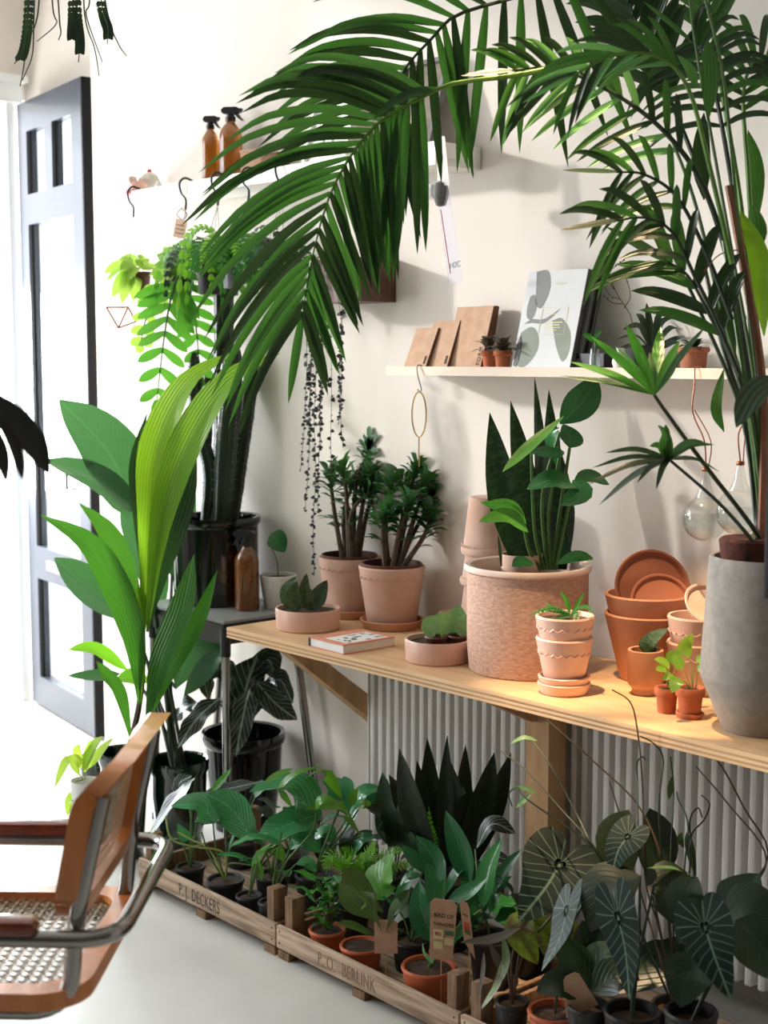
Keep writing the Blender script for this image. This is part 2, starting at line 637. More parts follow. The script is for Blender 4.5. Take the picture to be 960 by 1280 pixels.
pm('wire_black', (22, 24, 22), 0.4, col2=(30, 34, 30), scale=8)
pm('wire_grey', (120, 122, 120), 0.4, col2=(100, 102, 100), scale=8)
pm('pot_brown', (92, 48, 34), 0.5, col2=(80, 40, 28), scale=10, amt=.4)
pm('zinc', (150, 152, 160), 0.3, 0.8, col2=(130, 132, 140), scale=10, amt=.4)
pm('walnut', (92, 58, 42), 0.5, col2=(74, 44, 32), scale=8, amt=.5, stretch=(1, 8, 8))
pm('white_ceramic', (232, 230, 226), 0.3, col2=(224, 222, 218), scale=5, amt=.3)
pm('pale_pot', (214, 206, 194), 0.6, col2=(200, 190, 176), scale=8, amt=.4)
pm('shell_pink', (224, 190, 172), 0.5, col2=(206, 152, 134), scale=20)
pm('red_paint', (196, 40, 44), 0.4, col2=(180, 34, 38), scale=10)
pm('thread_white', (236, 236, 236), 0.6, col2=(226, 226, 226), scale=10)
pm('felt_grey', (128, 126, 124), 0.9, col2=(110, 108, 106), scale=40)
pm('picture_pale', (224, 228, 216), 0.5, col2=(232, 234, 226), scale=6)
pm('picture_dark', (92, 82, 66), 0.6, col2=(120, 108, 84), scale=20)
pm('bark', (104, 88, 74), 0.9, col2=(70, 58, 48), scale=40, bump=.6, bscale=120)
pm('cane_stake', (132, 84, 58), 0.7, col2=(112, 68, 46), scale=14, stretch=(4, 4, 1))
pm('stem_green', (78, 112, 50), 0.5, col2=(62, 96, 42), scale=14)
pm('stem_dark', (38, 56, 34), 0.5, col2=(28, 44, 26), scale=14)
pm('stem_pale', (160, 176, 96), 0.5, col2=(140, 158, 80), scale=14)
pm('stem_brown', (86, 62, 46), 0.6, col2=(66, 48, 36), scale=20)
pm('rachis_green', (96, 140, 50), 0.4, col2=(82, 124, 42), scale=10)
pm('cactus_skin', (36, 50, 36), 0.55, col2=(24, 36, 26), scale=12, amt=.5)
pm('spine', (190, 180, 160), 0.6, col2=(160, 150, 130), scale=30)
pm('bulb_white', (255, 240, 214), 0.4, col2=(255, 236, 206), scale=4)
leafmat('lf_palm', (40, 80, 32), kind='stripe', nveins=5, rough=.34, trans=.32, vs=.25, var=.5, tcol=(84, 140, 44))
leafmat('lf_palm_dark', (26, 52, 26), kind='stripe', nveins=5, rough=.3, trans=.16, vs=.2, var=.5)
leafmat('lf_palm_pale', (96, 150, 90), kind='stripe', nveins=4, rough=.3, trans=.25, vs=.25)
leafmat('lf_lime', (112, 168, 36), vein=(60, 110, 26), kind='stripe', nveins=12, rough=.32, trans=.42, vs=.5, tcol=(170, 215, 40), bmp=.5)
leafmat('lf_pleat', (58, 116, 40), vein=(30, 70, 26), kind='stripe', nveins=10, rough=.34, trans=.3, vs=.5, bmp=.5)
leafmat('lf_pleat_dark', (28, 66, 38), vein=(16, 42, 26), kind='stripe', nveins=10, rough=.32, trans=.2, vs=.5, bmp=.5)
leafmat('lf_strel', (56, 102, 70), kind='plain', nveins=24, rough=.24, trans=.22, vs=.25, slope=.5)
leafmat('lf_strel_bright', (104, 168, 44), kind='plain', nveins=16, rough=.3, trans=.4, vs=.25)
leafmat('lf_pothos', (68, 142, 90), kind='plain', nveins=11, rough=.2, trans=.12, vs=.5, bmp=1.0, bd=.008)
leafmat('lf_pothos_lime', (92, 146, 40), kind='plain', nveins=9, rough=.28, trans=.35, vs=.25, bmp=.5)
leafmat('lf_fresh', (70, 134, 44), kind='plain', nveins=9, rough=.26, trans=.3, vs=.35, bmp=.4)
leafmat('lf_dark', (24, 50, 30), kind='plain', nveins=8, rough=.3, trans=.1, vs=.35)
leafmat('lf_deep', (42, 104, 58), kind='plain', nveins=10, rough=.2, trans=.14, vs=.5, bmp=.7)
leafmat('lf_shade', (34, 50, 30), kind='plain', nveins=8, rough=.4, trans=.08, vs=.3)  # dark leaves, deepened further to paint in the corner's shade
leafmat('lf_olive', (66, 88, 44), kind='plain', nveins=8, rough=.32, trans=.22, vs=.3)
leafmat('lf_anth_flat', (20, 48, 36), vein=(176, 204, 172), kind='veined', nveins=5, rough=.4, trans=.06, vs=.85, vw=.022, slope=.8, bmp=.2)
leafmat('lf_alo', (16, 30, 24), vein=(170, 190, 176), kind='veined', nveins=7, rough=.38, trans=.05, vs=.8, vw=.045, bmp=.3)
leafmat('lf_snake', (28, 54, 32), vein=(58, 92, 56), kind='band', nveins=26, rough=.34, trans=.06, vs=.6)
leafmat('lf_snake_black', (18, 30, 20), vein=(34, 50, 32), kind='band', nveins=22, rough=.36, trans=.05, vs=.5)
leafmat('lf_euph', (50, 98, 54), kind='plain', nveins=6, rough=.3, trans=.16, vs=.2, var=.5)
leafmat('lf_fern', (50, 116, 44), kind='plain', nveins=6, rough=.4, trans=.3, vs=.15, var=.4)
leafmat('lf_fern_lime', (110, 168, 50), kind='plain', nveins=6, rough=.4, trans=.35, vs=.15, var=.4)
leafmat('lf_hoya', (126, 172, 112), vein=(86, 136, 84), kind='band', nveins=12, rough=.4, trans=.12, vs=.5)
leafmat('lf_hahnii', (40, 70, 42), vein=(92, 116, 74), kind='band', nveins=20, rough=.34, trans=.06, vs=.6)
leafmat('lf_hang', (136, 182, 70), kind='plain', nveins=7, rough=.36, trans=.4, vs=.3, tcol=(190, 220, 80))
leafmat('lf_zig', (70, 132, 48), kind='plain', nveins=4, rough=.32, trans=.32, vs=.15)
leafmat('lf_pilea', (110, 168, 52), kind='plain', nveins=4, rough=.3, trans=.35, vs=.3, tcol=(200, 220, 60))
leafmat('lf_heart', (34, 40, 38), kind='plain', nveins=3, rough=.5, trans=.05, vs=.2)
leafmat('lf_black', (20, 18, 28), kind='plain', nveins=6, rough=.4, trans=.04, vs=.2)
leafmat('lf_begonia', (112, 136, 46), vein=(54, 30, 26), kind='veined', nveins=5, rough=.4, trans=.15, vs=.9, vw=.10, col2=(56, 30, 26))
leafmat('lf_grey', (74, 66, 58), vein=(96, 90, 76), kind='plain', nveins=5, rough=.5, trans=.08, vs=.3)
leafmat('lf_trail', (168, 208, 66), kind='plain', nveins=5, rough=.4, trans=.45, vs=.2, tcol=(210, 235, 90))


def heartmat(name, col, vein, n=7, rough=.55, vs=.8):
    """blade coloured in its own plane: midrib, pinnate side veins, radiating lobe veins, rim vein"""
    s = NT(name)
    uvn = s.n('ShaderNodeUVMap')
    sep = s.n('ShaderNodeSeparateXYZ')
    s.l(uvn.outputs[0], sep.inputs[0])
    w_, v = sep.outputs[0], sep.outputs[1]
    a = s.math('ABSOLUTE', w_)
    nz = s.noise(26, 2)
    wob = s.math('MULTIPLY', s.math('SUBTRACT', nz, 0.5), 0.10)
    aw = s.math('ADD', a, s.math('MULTIPLY', wob, s.math('MINIMUM', s.math('MULTIPLY', a, 6.0), 1.0)))
    k = s.math('SUBTRACT', v, s.math('MULTIPLY', aw, 0.62))
    q = s.math('ABSOLUTE', s.math('SUBTRACT', s.math('FRACT', s.math('MULTIPLY', s.math('ADD', k, 1.0), float(n))), 0.5))
    pin = s.math('MULTIPLY', s.ramp(q, 0.075, 0.035), s.math('GREATER_THAN', k, -0.06))
    th = s.math('ARCTAN2', a, v)
    q2 = s.math('ABSOLUTE', s.math('SUBTRACT', s.math('FRACT', s.math('MULTIPLY', s.math('ADD', th, wob), 2.6)), 0.5))
    rad = s.math('SQRT', s.math('ADD', s.math('MULTIPLY', a, a), s.math('MULTIPLY', v, v)))
    thin = s.math('DIVIDE', 0.030, s.math('ADD', rad, 0.10))
    lob = s.math('MULTIPLY', s.math('LESS_THAN', q2, thin), s.math('LESS_THAN', k, -0.06))
    mid = s.math('MULTIPLY', s.ramp(a, 0.022, 0.010), s.math('GREATER_THAN', v, 0.0))
    f = s.math('MAXIMUM', mid, s.math('MULTIPLY', s.math('MAXIMUM', pin, lob), 0.7))
    f = s.math('MULTIPLY', f, vs)
    base = s.mix(s.ramp(nz, .4, .7), lin(col), tuple(x * 1.5 for x in lin(col)[:3]) + (1,))
    s.l(s.mix(f, base, lin(vein)), s.b.inputs['Base Color'])
    s.b.inputs['Roughness'].default_value = rough
    s.b.inputs['Specular IOR Level'].default_value = .25
    s.bump(f, .2, .002)


heartmat('lf_anth', (12, 32, 25), (112, 140, 118))

# ================================================================== the setting
def struct(name, mb, mat, smooth=False):
    return tag(mb.build(name, mat, None, smooth), kind='structure')


def bounds(mb, x0, x1, y0, y1, z0, z1, bev=0):
    return mb.box(((x0 + x1) / 2, (y0 + y1) / 2, (z0 + z1) / 2), (x1 - x0, y1 - y0, z1 - z0), None, bev)


XF = -5.30            # shop front
struct('floor', bounds(MB(), XF - .25, 1.6, -5.0, 0.0, -.12, 0), 'concrete')
m = MB(); bounds(m, XF - .25, -4.45, 0.0, .2, -.12, 0)
struct('floor_alcove', m, 'concrete')
struct('ceiling', bounds(MB(), XF, 1.6, -5.0, .2, 3.2, 3.3), 'ceiling_paint')
struct('wall_back', bounds(MB(), -4.45, 1.6, 0, .3, 0, 3.2), 'plaster')
m = MB()
bounds(m, XF, -4.45, .2, .3, 2.42, 3.2)
bounds(m, XF, -4.45, .2, .3, 0, .06)
bounds(m, -4.52, -4.45, .2, .3, .06, 2.42)
struct('wall_alcove', m, 'plaster')
# glazed side light behind the open door
sw2 = thing('window_2', (-4.88, .25, .06), kind='structure')
bounds(MB(), -5.30, -5.285, .22, .27, .06, 2.42).build('frame_bar', 'frame_white', sw2, False)
bounds(MB(), -4.56, -4.52, .22, .27, .06, 2.42).build('frame_bar', 'frame_white', sw2, False)
bounds(MB(), -5.285, -4.56, .22, .27, 2.38, 2.42).build('frame_bar', 'frame_white', sw2, False)
bounds(MB(), -5.285, -4.56, .22, .27, .06, .10).build('frame_bar', 'frame_white', sw2, False)
bounds(MB(), -5.285, -4.56, .242, .248, .10, 2.38).build('pane', 'pane_glass', sw2, False)
struct('wall_right', bounds(MB(), 1.6, 1.75, -5.0, .3, 0, 3.2), 'wall_dark')
struct('wall_front', bounds(MB(), XF, 1.75, -5.15, -5.0, 0, 3.2), 'wall_dark')
m = MB()
bounds(m, XF - .25, XF, .115, .15, 0, 2.42)
bounds(m, XF - .25, XF, -.86, .3, 2.42, 3.2)
bounds(m, XF - .25, XF, -1.25, -.86, 0, 3.2)
bounds(m, XF - .25, XF, -3.2, -1.25, 0, 1.6)  # high solid part shaped to keep sun off the floor
bounds(m, XF - .25, XF, -4.75, -3.2, 0, .5)  # low opening added to let the crate fill in
bounds(m, XF - .25, XF, -4.75, -1.25, 3.1, 3.2)
bounds(m, XF - .25, XF, -5.15, -4.75, 0, 3.2)
struct('wall_left', m, 'plaster')
struct('pavement', bounds(MB(), -14, XF - .25, -9, 6, -.14, -.02), 'pavement')

# door frame of the shop front
tr = thing('trim_1', (XF, -.4, 0), kind='structure')
bounds(MB(), XF - .02, XF + .035, -.92, -.855, 0, 2.46).build('jamb', 'frame_white', tr, False)
bounds(MB(), XF - .02, XF + .035, .095, .125, 0, 2.46).build('jamb', 'frame_white', tr, False)
bounds(MB(), XF - .02, XF + .045, -.96, .16, 2.40, 2.48).build('head', 'frame_white', tr, False)
bounds(MB(), XF - .02, XF + .06, -.98, .18, 2.48, 2.505).build('cornice', 'frame_white', tr, False)

# unseen shop window; high sill and mullions shaped to steer the sun
wn = thing('window_1', (XF - .12, -3.0, 1.5), kind='structure')
for y0 in (-4.75, -4.07, -3.39, -2.71, -2.03, -1.31):
    bounds(MB(), XF - .16, XF - .09, y0, y0 + .055, 1.6, 3.1).build('mullion', 'frame_white', wn, False)
for z0 in (1.6, 3.04):
    bounds(MB(), XF - .155, XF - .095, -4.75, -1.25, z0, z0 + .06).build('rail', 'frame_white', wn, False)

bounds(MB(), XF - .155, XF - .095, -4.75, -3.2, .5, .56).build('sill', 'frame_white', wn, False)  # sill of the added low opening

# open door: leaf swung back against the alcove wall
HI = V3((-5.215, .115, 0)); NE = V3((-4.55, .015, 0))
DU = (NE - HI); DWID = DU.length; DU.normalize()
DN = V3((DU.y, -DU.x, 0))                       # towards the room
DT = .045
dr = thing('door_1', (HI + NE) / 2, kind='structure')


def dpart(name, a0, a1, z0, z1, mat, t0=0.0, t1=None, parent=dr):
    t1 = DT if t1 is None else t1
    Pq = []
    for z in (z0, z1):
        for a, t in ((a0, t0), (a1, t0), (a1, t1), (a0, t1)):
            q = HI + DU * a + DN * (t - DT)
            Pq.append(V3((q.x, q.y, z)))
    return MB().hexa(Pq).build(name, mat, parent, False)


W = DWID
dpart('stile', 0, .10, 0.01, 2.384, 'door_paint')
dpart('stile', W - .10, W, 0.01, 2.384, 'door_paint')
dpart('edge_strip', W, W + .012, 0.01, 2.384, 'door_edge', -.005, DT)
dpart('rail', .10, W - .10, 2.27, 2.384, 'door_paint')
dpart('rail', .10, W - .10, 1.915, 2.03, 'door_paint')
dpart('rail', .10, W - .10, .53, .66, 'door_paint')
dpart('rail', .10, W - .10, 0.01, .13, 'door_paint')
dpart('muntin', W / 2 - .04, W / 2 + .04, 2.03, 2.27, 'door_paint')
for a0, a1, z0, z1 in ((.10, W / 2 - .04, 2.03, 2.27), (W / 2 + .04, W - .10, 2.03, 2.27), (.10, W - .10, .66, 1.915), (.10, W - .10, .13, .53)):
    dpart('pane', a0, a1, z0, z1, 'pane_glass', .018, .024)
    dpart('bead', a0, a0 + .012, z0, z1, 'door_edge', .028, .04)
h = dpart('letter_plate', W / 2 - .12, W / 2 + .12, .575, .615, 'steel', DT, DT + .006)
hp = HI + DU * (W - .05) + DN * .03
MB().tube([hp + V3((0, 0, 1.05)), hp + DN * .035 + V3((0, 0, 1.05)), hp + DN * .035 + V3((0, 0, .93)), hp + V3((0, 0, .93))], .007, 8).build('door_handle', 'steel', dr)

# ================================================================== radiator
RX0, RX1 = -2.862, -1.15
rd = thing('radiator', ((RX0 + RX1) / 2, -.085, 0.06), 'white fluted panel radiator under the plywood wall table', 'radiator')
bounds(MB(), RX0, RX1, -.088, -.05, .08, .645).build('panel', 'radiator_white', rd, False)
nfl = int((RX1 - RX0) / .0325)
for i in range(nfl):
    x = RX0 + .016 + i * .0325
    c = []
    V = []
    for z in (.085, .64):
        for a in range(6):
            t = PI * a / 5
            V.append(V3((x - math.cos(t) * .0095, -.086 - min(math.sin(t) * 1.6, 1) * .028, z)))
    Fc = [(k, k + 1, k + 7, k + 6) for k in range(5)] + [tuple(range(6))[::-1], tuple(range(6, 12))]
    mk('flute', V, Fc, 'radiator_white', rd, True, None, 50)
bounds(MB(), RX0 - .004, RX0, -.112, -.04, .08, .645).build('side_cover', 'radiator_white', rd, False)
bounds(MB(), RX0, RX1, -.112, -.04, .645, .652).build('top_grille', 'radiator_white', rd, False)
for x in (RX0 + .3, RX1 - .3):
    bounds(MB(), x, x + .05, -.09, -.05, .0, .09).build('foot', 'radiator_white', rd, False)

# ================================================================== plywood wall table
TZ = .695
TX0, TX1 = -3.044, -.85
wt = thing('plywood_table', ((TX0 + TX1) / 2, -.23, 0), 'long pale plywood wall table carrying terracotta pots', 'table')
bounds(MB(), TX0, TX1, -.449, -.004, TZ - .003, TZ).build('top_veneer', 'plywood', wt, False)
for k in range(5):
    z1 = TZ - .003 - k * .0048
    o_ = (.0006 if k % 2 else 0)
    bounds(MB(), TX0 + o_, TX1, -.45 + o_, -.004, z1 - .0048, z1).build('ply', 'plywood_edge' if k % 2 else 'plywood', wt, False)
zb = TZ - .003 - 5 * .0048
bounds(MB(), TX0 + .10, TX1, -.05, -.004, zb - .05, zb).build('wall_batten', 'timber', wt, False)
bounds(MB(), TX0 + .10, TX1, -.40, -.36, zb - .018, zb).build('under_rail', 'timber', wt, False)


def brace(x, w_):
    pts = [(-.40, zb), (-.33, zb), (-.004, zb - .245), (-.004, zb - .315)]
    P8 = [V3((x, y, z)) for y, z in pts] + [V3((x + w_, y, z)) for y, z in pts]
    MB().hexa(P8).build('brace', 'timber', wt, False)


brace(-2.935, .04)
brace(-1.0, .04)
gx = -2.215
bounds(MB(), gx, gx + .07, -.185, -.125, 0, zb).build('leg', 'timber', wt, False)
P8 = [V3((gx + .01, y, z)) for y, z in ((-.42, zb), (-.185, zb), (-.185, zb - .105), (-.20, zb - .105))] + \
     [V3((gx + .034, y, z)) for y, z in ((-.42, zb), (-.185, zb), (-.185, zb - .105), (-.20, zb - .105))]
MB().hexa(P8).build('gusset', 'timber', wt, False)

# ================================================================== wall shelves
MS = 1.379
ms = thing('narrow_shelf', (-2.1, -.08, MS - .02), 'narrow white shelf with pale wooden front edge holding notebooks', 'shelf')
bounds(MB(), -2.735, -1.05, -.157, -.004, MS - .02, MS).build('board', 'shelf_white', ms, False)
bounds(MB(), -2.735, -1.05, -.162, -.157, MS - .021, MS + .001).build('front_edge', 'pale_wood_edge', ms, False)
FS = 1.925
fs = thing('long_shelf', (-3.2, -.08, FS - .04), 'long white shelf high on the wall with plants hung from hooks', 'shelf')
bounds(MB(), -3.945, -2.557, -.16, -.004, FS - .038, FS).build('board', 'shelf_white', fs, False)
bounds(MB(), -2.66, -2.559, -.158, -.002, FS - .056, FS - .038).build('end_block', 'shelf_white', fs, False)

# ================================================================== black steel side table
BZ = .668
bt = thing('side_table', (-3.45, -.17, 0), 'grey topped side table with black rim and chrome tube legs', 'table')
BX0, BX1, BY0, BY1 = -3.66, -3.235, -.325, -.012
bounds(MB(), BX0, BX1, BY0, BY1, BZ - .010, BZ, .002).build('table_top', 'table_laminate', bt)
bounds(MB(), BX0 - .003, BX1 + .003, BY0 - .003, BY1, BZ - .022, BZ - .0105).build('rim', 'black_plastic', bt, False)
bounds(MB(), BX0 + .01, BX1 - .01, BY0 + .01, BY0 + .03, BZ - .07, BZ - .022).build('apron', 'black_steel', bt, False)
bounds(MB(), BX1 - .03, BX1 - .01, BY0 + .03, BY1 - .01, BZ - .07, BZ - .022).build('apron', 'black_steel', bt, False)
bounds(MB(), BX0 + .01, BX0 + .03, BY0 + .03, BY1 - .01, BZ - .07, BZ - .022).build('apron', 'black_steel', bt, False)
for x, y, x2, y2 in ((BX1 - .02, BY0 + .02, BX1 - .02, BY0 + .02), (BX0 + .03, BY0 + .02, BX0 + .03, BY0 + .02), (BX1 - .03, BY1 - .04, BX1 + .09, BY1 - .04), (BX0 + .04, BY1 - .04, BX0 - .04, BY1 - .04)):
    lg = MB().tube([(x, y, BZ - .07), (x2, y2, 0.012)], .0125, 14).build('leg', 'chrome', bt)
    MB().tube([(x, y, BZ - .105), (x, y, BZ - .022)], .0150, 14).build('corner_cap', 'black_plastic', lg)
    MB().tube([(x2, y2, 0.0), (x2, y2, 0.02)], .0145, 12).build('rubber_foot', 'black_plastic', lg)

# ================================================================== crates


def text_mesh(parent, txt, size, origin, xdir, ydir, mat, name='lettering', align='LEFT', spacing=1.0, ext=.0004, xs=1.0):
    cu = bpy.data.curves.new('t', 'FONT')
    cu.body = txt
    cu.size = size
    cu.align_x = align
    cu.extrude = ext
    cu.space_character = spacing
    cu.resolution_u = 3
    to = bpy.data.objects.new('t', cu)
    me = bpy.data.meshes.new_from_object(to)
    xd = V3(xdir).normalized(); yd = V3(ydir).normalized(); zd = xd.cross(yd)
    V = [V3(origin) + xd * (v.co.x * xs) + yd * v.co.y + zd * v.co.z for v in me.vertices]
    Fc = [tuple(p.vertices) for p in me.polygons]
    bpy.data.objects.remove(to); bpy.data.curves.remove(cu); bpy.data.meshes.remove(me)
    return mk(name, V, Fc, mat, parent, False)


def crate(x0, x1, label, words=None, wx=0.0, fy=-.65):
    by = fy + .385
    t = thing('wooden_crate', ((x0 + x1) / 2, (fy + by) / 2, 0), label, 'crate', 'flat wooden crates on the floor')
    m = MB()
    n = 12
    zt, zb_ = .078, .024
    bounds(MB(), x0, x1, fy, fy + .012, zb_, zt, .0015).build('front_board', 'crate_wood', t)
    bounds(MB(), x0, x1, by - .012, by, zb_, zt, .0015).build('back_board', 'crate_wood', t)
    for xx in (x0 + .006, x1 - .018):
        bounds(MB(), xx, xx + .012, fy + .012, by - .012, zb_, zt - .004, .0015).build('end_board', 'crate_post', t)
    for xx in (x0 + .018, x1 - .046):
        for yy in (fy + .012, by - .05):
            bounds(MB(), xx, xx + .028, yy, yy + .038, .02, .150 + random.uniform(-.004, .004), .002).build('corner_post', 'crate_post', t)
    k = 5
    sw = (by - fy - .024) / k
    for i in range(k):
        bounds(MB(), x0 + .006, x1 - .006, fy + .012 + i * sw + .004, fy + .012 + (i + 1) * sw - .004, .02, .028).build('bottom_slat', 'crate_wood', t, False)
    for xx in (x0 + .004, (x0 + x1) / 2 - .03, x1 - .044):
        bounds(MB(), xx, xx + .04, fy + .002, by - .002, 0, .02).build('foot', 'crate_post', t, False)
    for xx in (x0 + .012, x1 - .012):
        for z in (.038, .066):
            MB().lathe([(0, .0012), (.0022, .0008), (.0026, 0)], (xx, fy, z), 8, Matrix.Rotation(PI / 2, 3, 'X')).build('nail', 'black_steel', t)
    if words:
        for k, (wd_, off) in enumerate(words):
            text_mesh(t, wd_, .046, (wx + off, fy - .0004, .034), (1, 0, 0), (0, 0, 1), 'crate_print' if x0 < -3 else 'crate_print_faint', spacing=1.05, xs=.62)
    return t


crate(-3.178, -2.580, 'weathered wooden crate stencilled P. J. DECKERS, nearest the chrome chair', (('P.', 0), ('J.', .030), ('DECKERS', .058)), -2.985)
crate(-2.574, -1.966, 'weathered wooden crate with faded lettering, middle one of the row', (('P.', 0), ('O.', .032), ('BERLINK', .085)), -2.42)
crate(-1.960, -1.352, 'wooden crate in the dark lower right corner under big veined leaves')

# ================================================================== pots and small objects
def pot_profile(rt, rb, h, rim_h=0.0, rim_t=0.004, wall=.007, soil=0.85):
    """outer wall up, over the lip, down inside to the soil line"""
    rr = rt - rim_t if rim_h else rt
    def ro(z): return rb + (rr - rb) * (z / h)
    p = [(0, 0.0), (rb * .96, 0.0), (rb, .003)]
    if rim_h:
        p += [(ro(h - rim_h), h - rim_h), (rt - .001, h - rim_h + .0015), (rt, h - rim_h + .004)]
    p += [(rt, h - .004), (rt - .002, h), (rt - wall, h - .001)]
    p += [(max(ro(h * soil) - wall, .005), h * soil), (max(ro(h * soil * .5) - wall, .004), h * .2), (0, h * .2)]
    return p


def pot(parent, c, rt, rb, h, mat, rim_h=.0, rim_t=.004, soil=.86, soilmat='soil', name='pot', seg=40):
    o = MB().lathe(pot_profile(rt, rb, h, rim_h, rim_t, soil=soil), c, seg).build(name, mat, parent)
    if soilmat:
        k = (rb + (rt - rb) * soil) - .007
        MB().lathe([(0, h * soil + .004), (k * .5, h * soil + .003), (k, h * soil)], c, 20).build('soil', soilmat, parent)
    return o


def empty_pot(name, c, rt, rb, h, mat, label, group=None, rim_h=.0, rim_t=.004, scallop=0, flip=False):
    t = thing(name, c, label, 'pot', group)
    rot = Matrix.Rotation(PI, 3, 'X') if flip else None
    cc = V3(c) + V3((0, 0, h)) if flip else V3(c)
    MB().lathe(pot_profile(rt, rb, h, rim_h, rim_t, soil=.3), cc, 40, rot).build('body', mat, t)
    if scallop: scallops(t, cc, rt, rb, h, rim_h or .03, scallop, mat, flip)
    return t


def scallops(parent, c, rt, rb, h, dz, n, mat, flip=False):
    pts = []
    N = n * 8
    for k in range(N):
        a = 2 * PI * k / N
        z = h - dz - .006 * abs(math.sin(a * n / 2))
        r = rb + (rt - rb) * (z / h) + .0012
        pts.append(V3(c) + V3((r * math.cos(a), r * math.sin(a), -z if flip else z)))
    return MB().tube(pts, .0011, 5, closed=True).build('scalloped_band', mat, parent)


def saucer_prof(r, h):
    return [(0, 0), (r * .86, 0), (r * .9, .002), (r, h - .002), (r - .002, h), (r - .006, h - .001), (r * .84, .006), (0, .006)]


def saucer(c, r, h, mat, label, rot=None, group=None):
    o = MB().lathe(saucer_prof(r, h), c, 40, rot).build('saucer', mat)
    return tag(o, label, 'saucer', group)


def part_saucer(parent, c, r, h, mat):
    return MB().lathe(saucer_prof(r, h), c, 40).build('saucer', mat, parent)


# ---- low pink dish with small snake plants
c = stand(383, 793, TZ, .0865)
t = thing('potted_plant', c, 'low pale pink dish with dark sansevieria leaves at the table end', 'plant')
pot(t, c, .0865, .083, .056, 'pink_ceramic', soil=.8, name='dish')
d = depth(c)
leaves(t, 'lf_hahnii', d, [([366, 765, 360, 740, 372, 720], 22, .03, .05, -30), ([372, 767, 366, 745, 371, 726], 20, -.02, -.03, 10),
    ([378, 766, 379, 740, 383, 716], 18, .04, .05, 30), ([392, 764, 398, 745, 409, 725], 22, 0, .02, 0), ([384, 767, 388, 748, 381, 730], 16, .0, .0, 40)],
    'ovate', fold=.25, nrm=(CAM - c).normalized())

# ---- terracotta pots with thorny euphorbias
def euphorbia(px, pyb, r, label, stems, seedv):
    rnd = random.Random(seedv)
    c = stand(px, pyb, TZ, r * .95)
    t = thing('potted_plant', c, label, 'plant', 'euphorbias in scalloped terracotta pots')
    part_saucer(t, c, r * .97, .024, 'terracotta_warm')
    c2 = c + V3((0, 0, .007))
    h = .158
    pot(t, c2, r, r * .74, h, 'terracotta', rim_h=0, soil=.9)
    MB().lathe([(r - .009, h - .02), (r - .008, h + .006), (r - .011, h + .007), (r - .013, h - .02)], c2, 36).build('inner_pot', 'pot_brown', t)
    scallops(t, c2, r, r * .74, h, .026, 26, 'terracotta')
    top = c2 + V3((0, 0, h * .9))
    d0 = depth(c)
    for (bx, mx, my, tx, ty, dd) in stems:
        p0 = top + (at(bx, 640, d0) - at(px, 640, d0)) + FH * dd * .25
        p2 = at(tx, ty, d0 + dd); p1 = at(mx, my, d0 + dd * .7)
        pts = spline([p0, p1, p2], 12)
        sm = MB().tube(pts, [.0078, .0042], 7)
        st = sm.build('branch', 'bark', t)
        th = MB()
        for k in range(44):
            q = pts[rnd.randint(0, 10)].lerp(pts[rnd.randint(1, 12)], 0.0)
            dv = V3((rnd.uniform(-1, 1), rnd.uniform(-1, 1), rnd.uniform(-.2, .6))).normalized()
            sd_ = dv.orthogonal().normalized() * .0012
            th.add([q + sd_, q - sd_, q + dv.cross(sd_) * 1.0, q + dv * .017], [(0, 1, 3), (1, 2, 3), (2, 0, 3)])
        tag(th.build('thorns', 'bark', st), kind='stuff')
        ax = (pts[-1] - pts[-3]).normalized()
        nl = rnd.randint(12, 15)
        for k in range(nl):
            u = k / nl
            a = k * 2.4 + rnd.uniform(-.3, .3)
            lv = .25 + .75 * u
            o1 = ax.orthogonal().normalized(); o2 = ax.cross(o1)
            out = o1 * math.cos(a) + o2 * math.sin(a)
            b = pts[-1] - ax * (.055 * (1 - u))
            dirv = (out * (1.05 - .55 * u) + ax * (.25 + .6 * u) + V3((0, 0, .15))).normalized()
            Ln = rnd.uniform(.050, .068)
            leaf3(t, [b, b + dirv * Ln * .55 + V3((0, 0, .004)), b + dirv * Ln - V3((0, 0, .006))], rnd.uniform(.024, .031), 'lf_euph', 'paddle', fold=.2, nv=6, nu=4, nrm=ax)
        for k in range(16):
            q = pts[rnd.randint(4, 11)]
            a = rnd.uniform(0, 6.28)
            dirv = V3((math.cos(a), math.sin(a), rnd.uniform(.1, .6))).normalized()
            Ln = rnd.uniform(.042, .060)
            leaf3(t, [q, q + dirv * Ln * .6, q + dirv * Ln - V3((0, 0, .006))], rnd.uniform(.021, .028), 'lf_euph', 'paddle', fold=.2, nv=6, nu=4, nrm=V3((0, 0, 1)))
    return t


euphorbia(436, 776, .085, 'thorny leafy euphorbia in terracotta pot, the one set further back', [
    (428, 418, 640, 412, 592, .03), (436, 433, 620, 428, 585, -.03), (440, 446, 600, 470, 556, .04), (446, 462, 630, 485, 600, .05), (432, 430, 640, 445, 596, .07), (442, 455, 620, 462, 590, .0), (438, 440, 640, 470, 610, -.04)], 3)
euphorbia(490, 791, .0877, 'thorny leafy euphorbia in terracotta pot standing beside the pink book', [
    (486, 482, 660, 490, 600, .0), (490, 505, 640, 522, 580, .04), (496, 520, 660, 546, 620, .03), (500, 530, 670, 538, 640, -.04), (482, 478, 660, 484, 640, -.05), (494, 508, 640, 500, 600, .07), (498, 520, 640, 535, 600, .0), (490, 500, 660, 512, 625, -.06)], 5)

